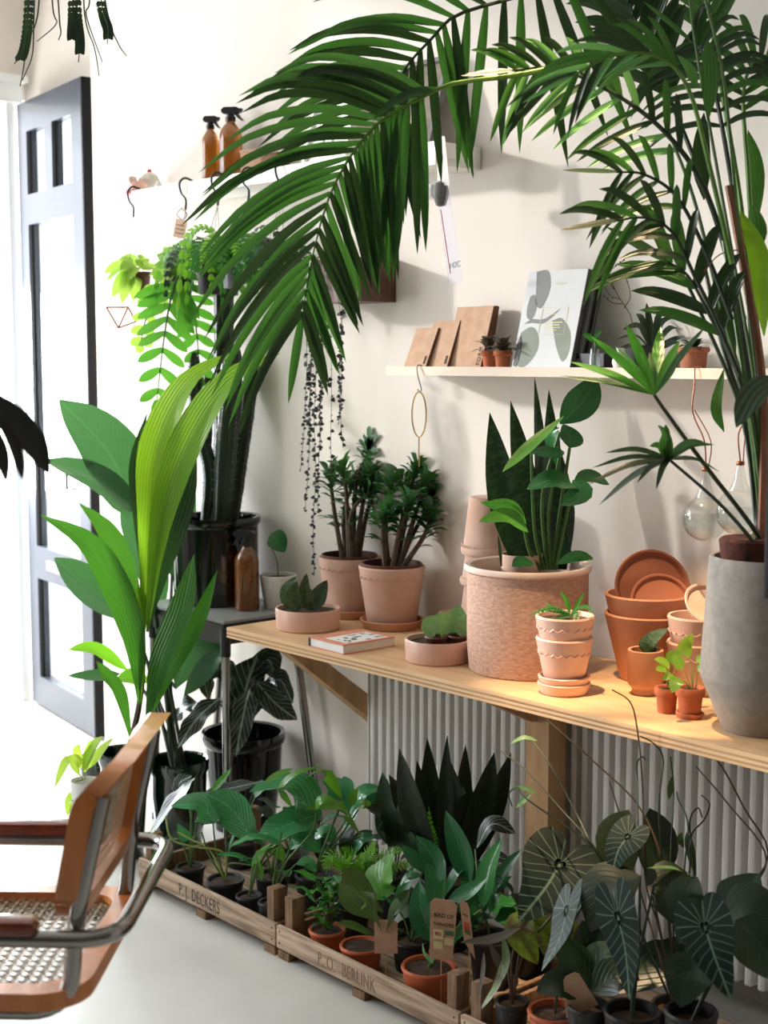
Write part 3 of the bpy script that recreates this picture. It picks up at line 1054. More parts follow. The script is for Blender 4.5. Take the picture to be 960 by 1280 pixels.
# ---- hardback book lying on the table
BK = [on_z(386, 808, TZ), on_z(449, 824, TZ), on_z(512, 806, TZ), on_z(452, 793, TZ)]
e1 = (BK[1] - BK[0]); e2 = (BK[3] - BK[0])
e2 = e2 - e1 * (e2.dot(e1) / e1.dot(e1))
e2 = e2.normalized() * .165; e1 = e1.normalized() * .135
b0 = BK[0]
t = thing('hardback_book', b0 + (e1 + e2) / 2, 'pink hardback book lying flat on the plywood table', 'book')


def slab(name, mat, a0, a1, b0_, b1_, z0, z1, parent=t):
    q = [b0 + e1 * a0 + e2 * b0_, b0 + e1 * a1 + e2 * b0_, b0 + e1 * a1 + e2 * b1_, b0 + e1 * a0 + e2 * b1_]
    return MB().hexa([p + V3((0, 0, z0)) for p in q] + [p + V3((0, 0, z1)) for p in q]).build(name, mat, parent, False)


slab('back_cover', 'cover_pink', 0, 1, 0, 1, 0, .0025)
slab('page_block', 'paper', .03, .985, .015, .985, .0025, .0215)
cv = slab('front_cover', 'cover_pink', 0, 1, 0, 1, .0215, .024)
slab('spine', 'cover_dark', -.012, .03, 0, 1, 0.0005, .0235)
pc = slab('cover_picture', 'paper', .30, .93, .12, .90, .024, .0243, cv)
for k in range(26):
    a = random.uniform(.34, .86); b = random.uniform(.15, .8)
    slab('cover_print', random.choice(['print_navy', 'print_navy', 'print_leaf', 'grey_box']), a, a + random.uniform(.03, .08), b, b + random.uniform(.03, .10), .0243, .0245, cv)

# ---- second low pink dish with pale hoya hearts
c = stand(549, 834, TZ, .078)
t = thing('potted_plant', c, 'low pink dish with pale green heart shaped hoya leaves', 'plant')
pot(t, c, .079, .076, .053, 'pink_ceramic', soil=.78, name='dish')
d = depth(c)
for (x, dd) in ((545, -.01), (572, .0)):
    q = at(x, 802, d + dd); q.z = TZ + .035
    MB().lathe(pot_profile(.028, .022, .025, soil=.8), q, 20).build('inner_pot', 'pot_brown', t)
leaves(t, 'lf_hoya', d, [([540, 800, 538, 785, 543, 769], 24, -.02, -.01, 0), ([553, 798, 556, 782, 561, 764], 22, .0, .01, 14), ([562, 800, 570, 778, 574, 756], 24, .03, .04, -10), ([583, 800, 580, 785, 588, 768], 26, -.01, .0, 0), ([548, 798, 548, 780, 556, 766], 20, .04, .05, 25)],
    'paddle', fold=.12, nrm=(CAM - c).normalized())

# ---- stack of saucers by the wall
c = stand(571, 775, TZ, .058)
for k in range(4):
    saucer(c + V3((0, 0, k * .0125)), .058 + .002 * (k % 2), .022, 'terracotta' if k % 2 else 'terracotta_warm', ['bottom', 'second', 'third', 'topmost'][k] + ' terracotta saucer of the small stack between hoya dish and wall', None, 'stacked saucers by the wall')

# ---- upside-down pots stacked behind the big pot
c = V3(on_y(612, 700, -.095)); c.z = TZ
z = TZ
for k, (r, h) in enumerate(((.077, .14), (.075, .14), (.073, .14), (.071, .14))):
    empty_pot('terracotta_pot', (c.x, c.y, z), r, r * .72, h, 'terracotta', ['lowest', 'second lowest', 'second highest', 'topmost'][k] + ' upside-down terracotta pot of the stack behind the big planter', 'upside-down pots', rim_h=.018, scallop=22 if k == 3 else 0, flip=True)
    z += .076

# ---- big rough terracotta planter with snake plant and philodendron
c = stand(666, 853, TZ, .136)
h = .243
t = thing('potted_plant', c, 'big rough terracotta planter with snake plant leaves and glossy green foliage', 'plant')
pr = [(0, 0), (.128, 0), (.132, .004), (.1365, .06), (.1375, .15), (.1375, h - .018), (.143, h - .013), (.1445, h - .006), (.142, h), (.130, h - .002), (.127, h - .02), (.126, h * .55), (0, h * .55)]
MB().lathe(pr[:7], c, 56).build('pot', 'rough_terracotta', t)
MB().lathe(pr[6:], c, 56).build('rim', 'white_rim', t)
MB().lathe([(0, h * .8), (.05, h * .8 + .004), (.127, h * .8)], c, 24).build('soil', 'soil', t)
q = c + FH * .05 + V3((0, 0, h * .8)) + RGT * -.01
MB().lathe(pot_profile(.05, .042, .065, soil=.9), q, 28).build('inner_pot', 'terracotta', t)
d = depth(c)
leaves(t, 'lf_snake', d, [([655, 712, 630, 620, 612, 515], 42, .02, .04, 0), ([672, 712, 655, 600, 638, 500], 34, .06, .08, 25), ([684, 712, 677, 600, 668, 470], 26, .05, .08, 40), ([690, 712, 690, 600, 686, 486], 30, .04, .06, 20), ([668, 712, 664, 640, 650, 560], 40, .03, .03, 5), ([700, 712, 702, 640, 700, 560], 38, .05, .07, -20), ([660, 712, 650, 650, 640, 600], 34, .07, .09, 10)],
    'spear', fold=.22, nrm=(CAM - c).normalized(), nv=14)
leaves(t, 'lf_snake', d, [([626, 708, 624, 690, 622, 668], 10, -.06, -.06, 60)], 'sword', fold=.3)
for pts in ([688, 712, 686, 640, 700, 570], [690, 712, 700, 640, 712, 560], [680, 712, 668, 660, 664, 560], [694, 712, 705, 660, 716, 610], [676, 712, 662, 690, 655, 660], [684, 712, 678, 620, 700, 540]):
    stem(t, P(pts, d, d - .05), .0045, 'stem_green')
leaves(t, 'lf_deep', d, [([698, 560, 690, 566, 660, 565], 26, -.05, -.08, 0), ([712, 560, 712, 545, 704, 530], 36, -.05, -.02, 30), ([716, 608, 690, 600, 658, 612], 38, -.06, -.08, 10), ([716, 600, 725, 615, 700, 632], 32, -.08, -.1, -20), ([718, 600, 740, 596, 762, 606], 24, -.05, -.02, 0), ([700, 530, 730, 500, 745, 470], 42, -.04, .02, 20), ([700, 545, 690, 540, 700, 590], 26, -.02, -.04, 40), ([690, 700, 700, 690, 706, 670], 30, .03, .05, 20)], 'ovate')
leaves(t, 'lf_fresh', d, [([655, 660, 640, 640, 600, 628], 24, -.08, -.12, 0), ([658, 655, 640, 632, 615, 625], 20, -.06, -.08, 20), ([660, 665, 635, 645, 598, 652], 22, -.1, -.14, -10), ([705, 520, 660, 560, 628, 590], 18, -.1, -.16, 10), ([742, 700, 720, 698, 694, 706], 14, -.09, -.06, 30)], 'lance')
leaves(t, 'lf_deep', d, [([640, 708, 650, 702, 668, 706], 14, -.1, -.1, 30), ([695, 705, 720, 695, 742, 698], 14, -.09, -.08, 40)], 'lance')

# ---- small stacked pots with fern on two saucers
c = stand(709, 873, TZ, .0555)
saucer(c, .0565, .024, 'pink_ceramic', 'lower of two pink saucers under the small fern pots', None, 'saucers under the fern pots')
saucer(c + V3((0, 0, .0165)), .0555, .022, 'pink_ceramic', 'upper of two pink saucers under the small fern pots', None, 'saucers under the fern pots')
c1 = c + V3((0, 0, .023))
empty_pot('terracotta_pot', c1, .061, .042, .098, 'pink_ceramic', 'glazed scalloped pot on two saucers carrying the fern pot', None, scallop=20)
c2 = c1 + V3((0, 0, .046))
t = thing('potted_plant', c2, 'small spidery fern in a scalloped pot nested in another pot', 'plant')
pot(t, c2, .0625, .043, .098, 'pink_ceramic', soil=.9)
scallops(t, c2, .0625, .043, .098, .022, 20, 'pink_ceramic')
d = depth(c2)
leaves(t, 'lf_fresh', d, [([712, 768, 708, 752, 700, 738], 7, 0, 0), ([714, 768, 722, 755, 730, 740], 5, 0, 0), ([710, 768, 690, 760, 682, 752], 6, -.02, -.04)], 'lance', fold=.3)


def fern_frond(parent, pts, wpx_m, mat, n=16, name='frond', droop=.0, taper=True):
    """one arching frond: stalk with many small pinnae, a single mesh"""
    mid = spline(pts, n)
    V = []; Fc = []; UV = []
    rnd = random
    nrm = V3((0, 0, 1)) + (CAM - mid[0]).normalized() * .5
    for i in range(1, n + 1):
        T = (mid[min(i + 1, n)] - mid[i - 1]).normalized()
        Wd = T.cross(nrm)
        if Wd.length < 1e-4: Wd = T.orthogonal()
        Wd.normalize()
        t = i / n
        L = wpx_m * (math.sin(PI * min(1, t * .86 + .14)) ** .7 if taper else 1) * rnd.uniform(.85, 1.1)
        seglen = (mid[i] - mid[i - 1]).length
        for sgn in (-1, 1):
            b = mid[i - 1].lerp(mid[i], .5)
            tip = b + (Wd * sgn + T * .45) * L - V3((0, 0, droop * L))
            hw = T * seglen * .42
            ctr = b.lerp(tip, .5)
            k = len(V)
            up = Wd.cross(T) * (L * .12)
            V += [b - hw * .6, b + hw * .6, ctr + hw + up, ctr - hw + up, tip]
            Fc += [(k, k + 1, k + 2, k + 3), (k + 3, k + 2, k + 4)]
            UV += [(.3, 0), (.7, 0), (.8, .5), (.2, .5), (.5, 1)]
    m = MB().tube(mid, [.0016, .0007], 4)
    k = len(V)
    V += m.V; UV += [(.5, .5)] * len(m.V)
    for q in V:
        if q.x > -4.45 and q.y > -.008: q.y = -.008
    Fc += [tuple(i + k for i in f) for f in m.F]
    return mk(name, V, Fc, mat, parent, True, UV, None)


for px in ([712, 768, 690, 760, 660, 770], [714, 768, 730, 758, 742, 766], [712, 768, 700, 772, 690, 780], [712, 770, 722, 766, 716, 782], [710, 768, 690, 764, 672, 762]):
    fern_frond(t, P(px, d - .02, d - .06), .012, 'lf_fern', 12)

# ---- tall nested pots with saucers leaning inside
c = stand(806, 846, TZ, .058, -.048)
empty_pot('terracotta_pot', c, .094, .058, .150, 'terracotta_warm', 'lower of the two wide terracotta pots nested beside the wall', 'wide nested pots', rim_h=0)
c2 = c + V3((0, 0, .042))
empty_pot('terracotta_pot', c2, .094, .058, .150, 'terracotta_warm', 'upper of the two wide terracotta pots nested beside the wall', 'wide nested pots', rim_h=0)
tc = c2 + V3((0, 0, .150))
saucer(tc + RGT * .012 + FH * .028 + V3((0, 0, .005)), .086, .016, 'terracotta_dark', 'larger terracotta saucer leaning inside the wide nested pot', Matrix.Rotation(R(64), 3, RGT) @ Matrix.Rotation(R(8), 3, 'Y'))
saucer(tc + RGT * .024 - FH * .022 + V3((0, 0, -.022)), .068, .014, 'terracotta_dark', 'smaller dark saucer leaning inside the wide nested pot', Matrix.Rotation(R(58), 3, RGT))
# ---- scalloped nested pots in the lamp light
c = stand(876, 872, TZ, .046)
empty_pot('terracotta_pot', c, .064, .046, .112, 'terracotta', 'lower scalloped terracotta pot lit warmly beside the grey vase', 'scalloped pots by the vase', scallop=22)
c2 = c + V3((0, 0, .055))
empty_pot('terracotta_pot', c2, .064, .046, .112, 'terracotta', 'upper scalloped terracotta pot lit warmly beside the grey vase', 'scalloped pots by the vase', scallop=22)
tc = c2 + V3((0, 0, .112))
saucer(tc + RGT * .022 + V3((0, 0, .012)), .060, .014, 'terracotta', 'terracotta saucer leaning inside the scalloped pot beside the grey vase', Matrix.Rotation(R(66), 3, (RGT + FH * .6).normalized()) @ Matrix.Rotation(R(-24), 3, 'Y'))

# ---- small footed pot with a single leaf
c = stand(809, 871, TZ, .028)
t = thing('potted_plant', c, 'small footed terracotta pot with one upright dark oval leaf', 'plant')
MB().lathe([(0, 0), (.026, 0), (.028, .004), (.027, .012), (.0345, .020), (.037, .024), (.0375, .094), (.036, .096), (.031, .095), (.030, .07), (0, .07)], c, 32).build('pot', 'terracotta_warm', t)
MB().lathe([(0, .082), (.030, .08)], c, 16).build('soil', 'soil', t)
d = depth(c)
leaves(t, 'lf_hahnii', d, [([806, 818, 812, 802, 836, 785], 22, 0, -.01, 0), ([812, 818, 818, 810, 815, 800], 10, 0.01, .01, 30)], 'ovate', fold=.2)

# ---- two tiny pots with pilea
def pilea(px, pyb, r, h, label, rows, stems, sau):
    c = stand(px, pyb, TZ, r)
    t = thing('potted_plant', c, label, 'plant', 'tiny pots with round leaved seedlings')
    z = .0
    if sau:
        part_saucer(t, c, r * .98, .011, 'terracotta_red'); z = .006
    c2 = c + V3((0, 0, z))
    pot(t, c2, r * 1.02, r * .74, h, 'terracotta_red', rim_h=h * .34, rim_t=.0025, soil=.88)
    d = depth(c)
    for s_ in stems: stem(t, P(s_, d, d - .02), .0012, 'stem_pale', n=6, seg=5)
    leaves(t, 'lf_pilea', d, rows, 'round', fold=.1)
    return t


pilea(836, 894, .0245, .052, 'tiny terracotta pot with seedling, half hidden behind the other tiny pot', [([836, 828, 842, 822, 852, 816], 20, 0, 0, 10), ([838, 835, 830, 828, 818, 824], 15, 0, -.02, 0), ([848, 818, 856, 808, 866, 792], 16, .01, .02, 20), ([833, 838, 828, 836, 820, 838], 14, -.02, -.03, 0), ([842, 845, 836, 845, 828, 850], 12, -.02, -.03, 0)],
    [[836, 858, 835, 845, 838, 832], [838, 858, 842, 842, 847, 820], [834, 858, 834, 848, 834, 838]], False)
pilea(866, 901, .0285, .055, 'tiny terracotta pot with round leaved seedling standing on its own saucer', [([870, 826, 878, 824, 888, 820], 15, 0, 0, 0), ([853, 836, 848, 828, 842, 818], 17, -.02, -.02, 0), ([852, 850, 846, 852, 840, 866], 18, -.03, -.05, 0), ([872, 838, 878, 834, 889, 832], 13, 0, -.01, 0), ([862, 822, 858, 812, 860, 800], 15, .02, .02, 20)],
    [[866, 868, 866, 850, 868, 828], [864, 868, 860, 850, 854, 836], [864, 868, 858, 854, 852, 850], [868, 868, 871, 852, 872, 838], [866, 868, 864, 845, 862, 822]], True)

# ---- amber spray bottles
def bottle(c, r, h, label, face=0.0):
    t = thing('spray_bottle', c, label, 'bottle', 'amber spray bottles with black triggers')
    p = [(0, .0), (r * .94, 0), (r, .004), (r, h * .60), (r * .97, h * .655), (r * .84, h * .715), (r * .60, h * .775), (r * .40, h * .815), (r * .36, h * .84), (r * .36, h * .86), (0, h * .86)]
    MB().lathe(p, c, 28).build('body', 'amber_glass', t)
    c = V3(c)
    hd = MB().lathe([(0, h * .835), (r * .46, h * .835), (r * .46, h * .90), (r * .36, h * .905), (r * .36, h * .95), (0, h * .95)], c, 20).build('collar', 'black_plastic', t)
    f = V3((math.cos(face), math.sin(face), 0)); s_ = V3((-f.y, f.x, 0)); up = V3((0, 0, 1))
    def out(pts, w_):
        n = len(pts)
        V = [c + f * a * r + up * b * h - s_ * w_ * r for a, b in pts] + [c + f * a * r + up * b * h + s_ * w_ * r for a, b in pts]
        return MB().add(V, [tuple(range(n)), tuple(range(n, 2 * n))[::-1]] + [(i, n + i, n + (i + 1) % n, (i + 1) % n) for i in range(n)])
    out([(-.78, 1.0), (-.7, .955), (-.45, .935), (.55, .94), (.95, .965), (.98, 1.0), (.7, 1.03), (-.5, 1.035)], .34).build('spray_head', 'black_plastic', t)
    out([(.42, .95), (.72, .945), (1.0, .88), (1.22, .845), (1.08, .84), (.78, .875), (.5, .92)], .22).build('trigger', 'black_plastic', t)
    out([(.95, .975), (1.12, .975), (1.12, 1.01), (.95, 1.01)], .2).build('nozzle', 'black_plastic', t)
    return t


def onshelf(x, Y, z):
    p = on_y(x, 400, Y); return V3((p.x, p.y, z))


fang = math.atan2(RGT.y, RGT.x) - .3
bottle(onshelf(266, -.075, FS), .027, .193, 'amber spray bottle on the high shelf, left one of two', fang)
bottle(onshelf(291, -.065, FS), .034, .208, 'amber spray bottle on the high shelf, right one beside kraft box', fang)
bottle(V3((-3.345, -.163, BZ)), .036, .226, 'amber spray bottle on the side table by the black pot', fang + PI)

# ================================================================== things on the high shelf
# small ornaments at the far end
c = onshelf(176, -.09, FS)
t = thing('ornament', c, 'small pink ornament on a red base at the shelf end', 'ornament')
MB().lathe([(0, 0), (.042, 0), (.044, .008), (.04, .012), (0, .012)], c, 20).build('base', 'red_paint', t)
m = MB()
for k in range(7):
    a = k * .9
    m.lathe([(0, -.016), (.012, -.012), (.017, 0), (.012, .012), (0, .016)], c + V3((.02 * math.cos(a), .02 * math.sin(a), .026 + .008 * (k % 3))), 10)
m.build('cluster', 'shell_pink', t)
c = onshelf(190, -.05, FS)
t = thing('ornament', c, 'pale round ornament with red tip behind the pink one', 'ornament')
MB().lathe([(0, 0), (.022, .002), (.034, .022), (.036, .042), (.026, .062), (.010, .072), (0, .073)], c, 20).build('body', 'pale_pot', t)
MB().lathe([(0, .070), (.008, .071), (.007, .080), (0, .084)], c, 12).build('tip', 'red_paint', t)
c = onshelf(201, -.10, FS)
o = MB().lathe([(0, 0), (.013, 0), (.015, .008), (.010, .020), (.007, .028), (0, .03)], c, 16).build('ornament', 'white_ceramic')
tag(o, 'tiny white ceramic ornament beside the pink ones', 'ornament')

# kraft boxes
for (x, sz, label, rz) in ((322, (.085, .04, .072), 'kraft cardboard box beside the amber bottles', .3), (346, (.07, .05, .052), 'small dark cardboard box next to the kraft box', .1)):
    c = onshelf(x, -.07, FS)
    t = thing('cardboard_box', c, label, 'box')
    rot = Matrix.Rotation(rz, 3, 'Z')
    mt = 'kraft' if rz > .2 else 'kraft_dark'
    MB().box(c + V3((0, 0, sz[2] / 2)), sz, rot, .002).build('carton', mt, t)
    MB().box(c + V3((0, 0, sz[2] + .0015)), (sz[0] * 1.03, sz[1] * 1.05, .006), rot, .001).build('lid', mt, t)


def leaning(name, x0, x1, y_top, shelf_z, thick, label, cat, mat, Yf=-.095, lean=.05, group=None):
    """flat upright thing leaning on the wall: returns thing and its corner frame"""
    a = on_y(x0, 400, Yf); b = on_y(x1, 400, Yf)
    h = on_y((x0 + x1) / 2, y_top, Yf + lean * .6).z - shelf_z
    o = V3((a.x, Yf, shelf_z))
    xd = V3((1, 0, 0)); wdt = b.x - a.x
    yd = V3((0, lean, math.sqrt(max(h * h - lean * lean, .0001)))).normalized()
    zd = xd.cross(yd)                                # out of the cover, towards the room
    t = thing(name, o + xd * wdt / 2, label, cat, group)
    return t, o, xd, yd, zd, wdt, h


def sheet(parent, fr, a0, a1, b0, b1, n0, n1, name, mat):
    o, xd, yd, zd = fr
    q = [o + xd * a0 + yd * b0, o + xd * a1 + yd * b0, o + xd * a1 + yd * b1, o + xd * a0 + yd * b1]
    return MB().hexa([p + zd * n0 for p in q] + [p + zd * n1 for p in q]).build(name, mat, parent, False)


# framed picture leaning on the high shelf, another behind the palm
for (x0, x1, yt, label, mt, nm) in ((378, 432, 78, 'white framed pale botanical print standing on the high shelf', 'picture_pale', 1), (478, 536, 72, 'framed dark picture on the high shelf behind the palm frond', 'picture_dark', 2)):
    t, o, xd, yd, zd, wd, h = leaning('framed_picture', x0, x1, yt, FS, .02, label, 'picture', mt, Yf=-.10, lean=.07)
    fr = (o, xd, yd, zd)
    f_ = .012
    sheet(t, fr, f_, wd - f_, f_, h - f_, -.010, -.006, 'print', mt)
    for (a0, a1, b0, b1) in ((0, wd, 0, f_), (0, wd, h - f_, h), (0, f_, f_, h - f_), (wd - f_, wd, f_, h - f_)):
        sheet(t, fr, a0, a1, b0, b1, -.014, .004, 'frame_bar', 'frame_white' if nm == 1 else 'felt_grey')
    for k in range(5):
        a = wd * (.35 + .07 * k); b = h * (.22 + .05 * (k % 3))
        sheet(t, fr, a, a + wd * .05, b, b + h * .16, -.006, -.0055, 'print_leaf', 'print_leaf' if nm == 1 else 'print_gold')

# ================================================================== middle shelf
for i, (x0, x1, yt, th, lab) in enumerate(((505, 532, 405, .008, 'smallest kraft notebook leaning on the middle shelf'), (527, 559, 397, .008, 'kraft notebook between the smallest and the tallest one'), (556, 601, 380, .014, 'tall thick kraft notebook printed FORM along its edge'))):
    t, o, xd, yd, zd, wd, h = leaning('notebook', x0, x1, yt, MS, th, lab, 'notebook', 'kraft', Yf=-.115 + .012 * i, lean=.045, group='kraft notebooks')
    fr = (o, xd, yd, zd)
    sheet(t, fr, 0, wd, 0, h, -.0012, 0, 'front_cover', 'kraft')
    sheet(t, fr, .001, wd - .002, .001, h - .001, -th + .0012, -.0012, 'page_block', 'paper' if i < 2 else 'kraft_dark')
    sheet(t, fr, 0, wd, 0, h, -th, -th + .0012, 'back_cover', 'kraft')
    sheet(t, fr, wd - .001, wd + .001, 0, h, -th, 0, 'spine', 'kraft_dark')
    if i == 2:
        text_mesh(t, 'FORM', .017, o + xd * (wd - .006) + yd * .004 + zd * .0003, yd, -xd, 'ink', spacing=1.1)
    else:
        sheet(t, fr, wd - .014, wd - .006, .008, .03, 0, .0003, 'printed_mark', 'ink')
t, o, xd, yd, zd, wd, h = leaning('notebook', 592, 609, 380, MS, .012, 'dark brown kraft notebook tucked behind the tall one', 'notebook', 'kraft_dark', Yf=-.062, lean=.03, group='kraft notebooks')
fr = (o, xd, yd, zd)
sheet(t, fr, 0, wd, 0, h * .99, -.0012, 0, 'front_cover', 'kraft')
sheet(t, fr, 0, wd, 0, h * .99, -.012, -.0012, 'page_block', 'kraft_dark')
sheet(t, fr, wd - .001, wd + .001, 0, h * .99, -.012, 0, 'spine', 'kraft_dark')


def outline_leaf(parent, fr, pts, name, mat, n=.0004):
    o, xd, yd, zd = fr
    M4 = Matrix(((xd.x, yd.x, zd.x, o.x), (xd.y, yd.y, zd.y, o.y), (xd.z, yd.z, zd.z, o.z), (0, 0, 0, 1)))
    sp = spline([V3((a, b, 0)) for a, b in pts] + [V3((pts[0][0], pts[0][1], 0))], 28)[:-1]
    return MB().prism([(p.x, p.y) for p in sp], M4, n).build(name, mat, parent, False)


t, o, xd, yd, zd, wd, h = leaning('magazine', 640, 713, 334, MS, .03, 'grey magazine with printed leaf shapes leaning on the middle shelf', 'magazine', 'cover_grey', Yf=-.120, lean=.06)
fr = (o, xd, yd, zd)
cv = sheet(t, fr, 0, wd, 0, h, -.001, .0006, 'front_cover', 'cover_grey')
sheet(t, fr, .001, wd - .001, 0, h - .001, -.012, -.001, 'page_block', 'paper')
sheet(t, fr, wd - .001, wd + .0015, 0, h, -.013, .0006, 'spine', 'grey_box')
fr2 = (o + zd * .0006, xd, yd, zd)
W_, H_ = wd, h
for pts, mt in (([(.13, 1.0), (.33, 1.0), (.42, .82), (.34, .62), (.22, .66), (.17, .84)], 'print_grey'),
                ([(.10, .74), (.18, .75), (.25, .62), (.20, .50), (.11, .52), (.08, .62)], 'print_grey'),
                ([(.05, .36), (.22, .42), (.36, .34), (.40, .18), (.26, .02), (.10, .02), (.10, .18)], 'print_green'),
                ([(.56, .48), (.72, .50), (.90, .36), (.94, .16), (.86, .06), (.72, .20), (.62, .36)], 'print_green'),
                ([(.02, .02), (.10, .02), (.12, .22), (.06, .34), (.02, .2)], 'grey_box'),
                ([(.08, .45), (.20, .50), (.42, .50), (.66, .60), (.44, .46), (.22, .46)], 'print_grey')):
    outline_leaf(cv, fr2, [(a * W_, b * H_) for a, b in pts], 'printed_leaf', mt)
fr3 = (o + zd * .0011, xd, yd, zd)
for (a0, a1, b0, b1) in ((.36, .80, .615, .618), (.36, .80, .335, .338), (.36, .366, .335, .618), (.795, .80, .335, .618), (.46, .74, .455, .465), (.46, .70, .43, .44), (.46, .72, .405, .412), (.46, .66, .38, .388), (.50, .68, .865, .872), (.50, .64, .85, .856), (.44, .66, .545, .55)):
    sheet(cv, fr3, a0 * W_, a1 * W_, b0 * H_, b1 * H_, 0, .0003, 'gold_line', 'print_gold')
for k, (dx, lab) in enumerate(((.004, 'dark magazine standing directly behind the grey leaf magazine'), (.010, 'black covered magazine nearest the wall behind the grey one'))):
    t2 = thing('magazine', o + V3((wd * .5 + dx, .013 + .012 * k, 0)), lab, 'magazine')
    fr4 = (o + V3((.012 + dx, .0145 + .0115 * k, 0)), xd, yd, zd)
    sheet(t2, fr4, 0, wd, 0, h * .995, -.0095, -.0085, 'back_cover', 'cover_dark')
    sheet(t2, fr4, 0, wd - .001, 0, h * .993, -.0085, -.001, 'page_block', 'grey_box')
    sheet(t2, fr4, 0, wd, 0, h * .995, -.001, 0, 'front_cover', 'grey_box' if k == 0 else 'cover_dark')


def rosette(t, base, n, L, wd, mat, tilt=(.2, .9), shape='lance', seedv=1, **k):
    rnd = random.Random(seedv)
    for i in range(n):
        a = i * 2.399 + rnd.uniform(-.2, .2)
        e = rnd.uniform(*tilt)
        out = V3((math.cos(a), math.sin(a), 0))
        dv = out * math.cos(e) + V3((0, 0, math.sin(e)))
        l = L * rnd.uniform(.75, 1.1)
        leaf3(t, [base, base + dv * l * .5 + V3((0, 0, l * .08)), base + dv * l * .95 - V3((0, 0, l * .14))], wd * rnd.uniform(.85, 1.15), mat, shape, nv=7, nrm=V3((0, 0, 1)), **k)


# small succulents in terracotta pots
for x, r, lab, sd in ((612, .020, 'tiny terracotta pot with dark succulent, touching the notebooks', 2), (629, .0225, 'tiny terracotta pot with grey leaved succulent beside the magazine', 4)):
    c = onshelf(x, -.115 if sd == 4 else -.085, MS)
    t = thing('potted_plant', c, lab, 'plant', 'tiny succulents on the middle shelf')
    pot(t, c, r, r * .72, .040, 'terracotta_red', rim_h=.014, rim_t=.0025, soil=.9)
    rosette(t, c + V3((0, 0, .036)), 14, .058, .020, 'lf_grey', (.1, 1.3), 'paddle', sd)

# dark trays with small plants, further along the shelf
c = onshelf(750, -.065, MS)
t = thing('plant_tray', c, 'low black tray with little seedlings on the middle shelf', 'tray')
bounds(MB(), c.x - .042, c.x + .042, c.y - .035, c.y + .035, MS, MS + .003).build('tray_base', 'black_plastic', t, False)
for a, b, e, f in ((-.042, .042, -.035, -.032), (-.042, .042, .032, .035), (-.042, -.039, -.035, .035), (.039, .042, -.035, .035)):
    bounds(MB(), c.x + a, c.x + b, c.y + e, c.y + f, MS, MS + .032).build('tray_side', 'black_plastic', t, False)
c = onshelf(744, -.135, MS)
t = thing('glass_vial', c, 'small glass vial with a leafy cutting beside the magazine', 'vial')
MB().lathe([(0, 0), (.011, 0), (.012, .003), (.012, .032), (.010, .038), (.010, .042), (.009, .042), (.009, .036), (.0105, .032), (.0105, .004), (0, .004)], c, 18).build('glass', 'clear_glass', t)
d = depth(c)
stem(t, [c + V3((0, 0, .006)), c + V3((0, 0, .05)), at(742, 425, d)], .0012, 'stem_green', seg=5)
leaves(t, 'lf_fern', d, [([742, 428, 735, 420, 728, 418], 8, 0, 0), ([742, 425, 748, 416, 752, 414], 8, 0, 0), ([743, 432, 750, 430, 758, 432], 8, 0, 0)], 'ovate', nv=6)
c = onshelf(806, -.065, MS)
t = thing('potted_plant', c, 'dark strappy rosette plant in a black pot on the middle shelf', 'plant')
pot(t, c, .042, .034, .05, 'nursery_black', soil=.9)
d = depth(c)
leaves(t, 'lf_palm_dark', d, [([815, 440, 800, 408, 778, 412], 9, 0, -.03), ([815, 440, 795, 420, 770, 424], 9, 0, -.05), ([815, 440, 812, 405, 808, 378], 9, 0, 0), ([816, 440, 825, 405, 845, 395], 9, 0, .0), ([816, 440, 835, 412, 860, 410], 9, 0, .02), ([816, 440, 840, 425, 868, 420], 9, 0, .0), ([815, 440, 790, 432, 768, 440], 8, 0, -.05), ([815, 440, 803, 400, 795, 392], 8, 0, .04), ([816, 440, 822, 398, 836, 386], 8, 0, .04), ([816, 440, 838, 430, 850, 428], 8, 0, -.04)], 'lance', nv=8)
c = onshelf(868, -.085, MS)
t = thing('potted_plant', c, 'small brown pot with a low dark plant at the palm stems', 'plant')
pot(t, c, .034, .027, .045, 'terracotta_dark', rim_h=.012, soil=.88)
rosette(t, c + V3((0, 0, .04)), 9, .05, .018, 'lf_dark', (.0, .9), 'ovate', 8)
# dry twig with tiny buds
c = onshelf(786, -.075, MS)
c = onshelf(776, -.135, MS)
t = thing('bud_vase', c, 'thin budding twig in a small white vase against the wall', 'vase')
MB().lathe([(0, 0), (.014, 0), (.018, .012), (.014, .028), (.008, .038), (.009, .044), (.007, .044), (.006, .036), (0, .03)], c, 20).build('vase', 'white_ceramic', t)
d = depth(c)
for px in ([786, 440, 790, 400, 770, 365, 752, 318], [765, 355, 762, 340, 780, 325], [768, 362, 755, 345, 745, 335], [774, 374, 762, 368, 752, 352], [780, 385, 788, 370, 782, 345], [778, 380, 765, 378, 755, 370]):
    b = stem(t, P(px, d, d), .0011, 'stem_brown', 'twig', 5, 10)
m = MB()
for x, y in ((752, 318), (757, 325), (780, 325), (775, 328), (770, 332), (745, 335), (750, 340), (752, 352), (757, 357), (782, 345), (784, 352), (755, 370), (760, 373), (766, 372), (748, 345), (772, 330), (764, 350)):
    m.lathe([(0, -.003), (.0024, 0), (0, .0035)], at(x, y, d), 6)
tag(m.build('buds', 'stem_brown', t), kind='stuff')

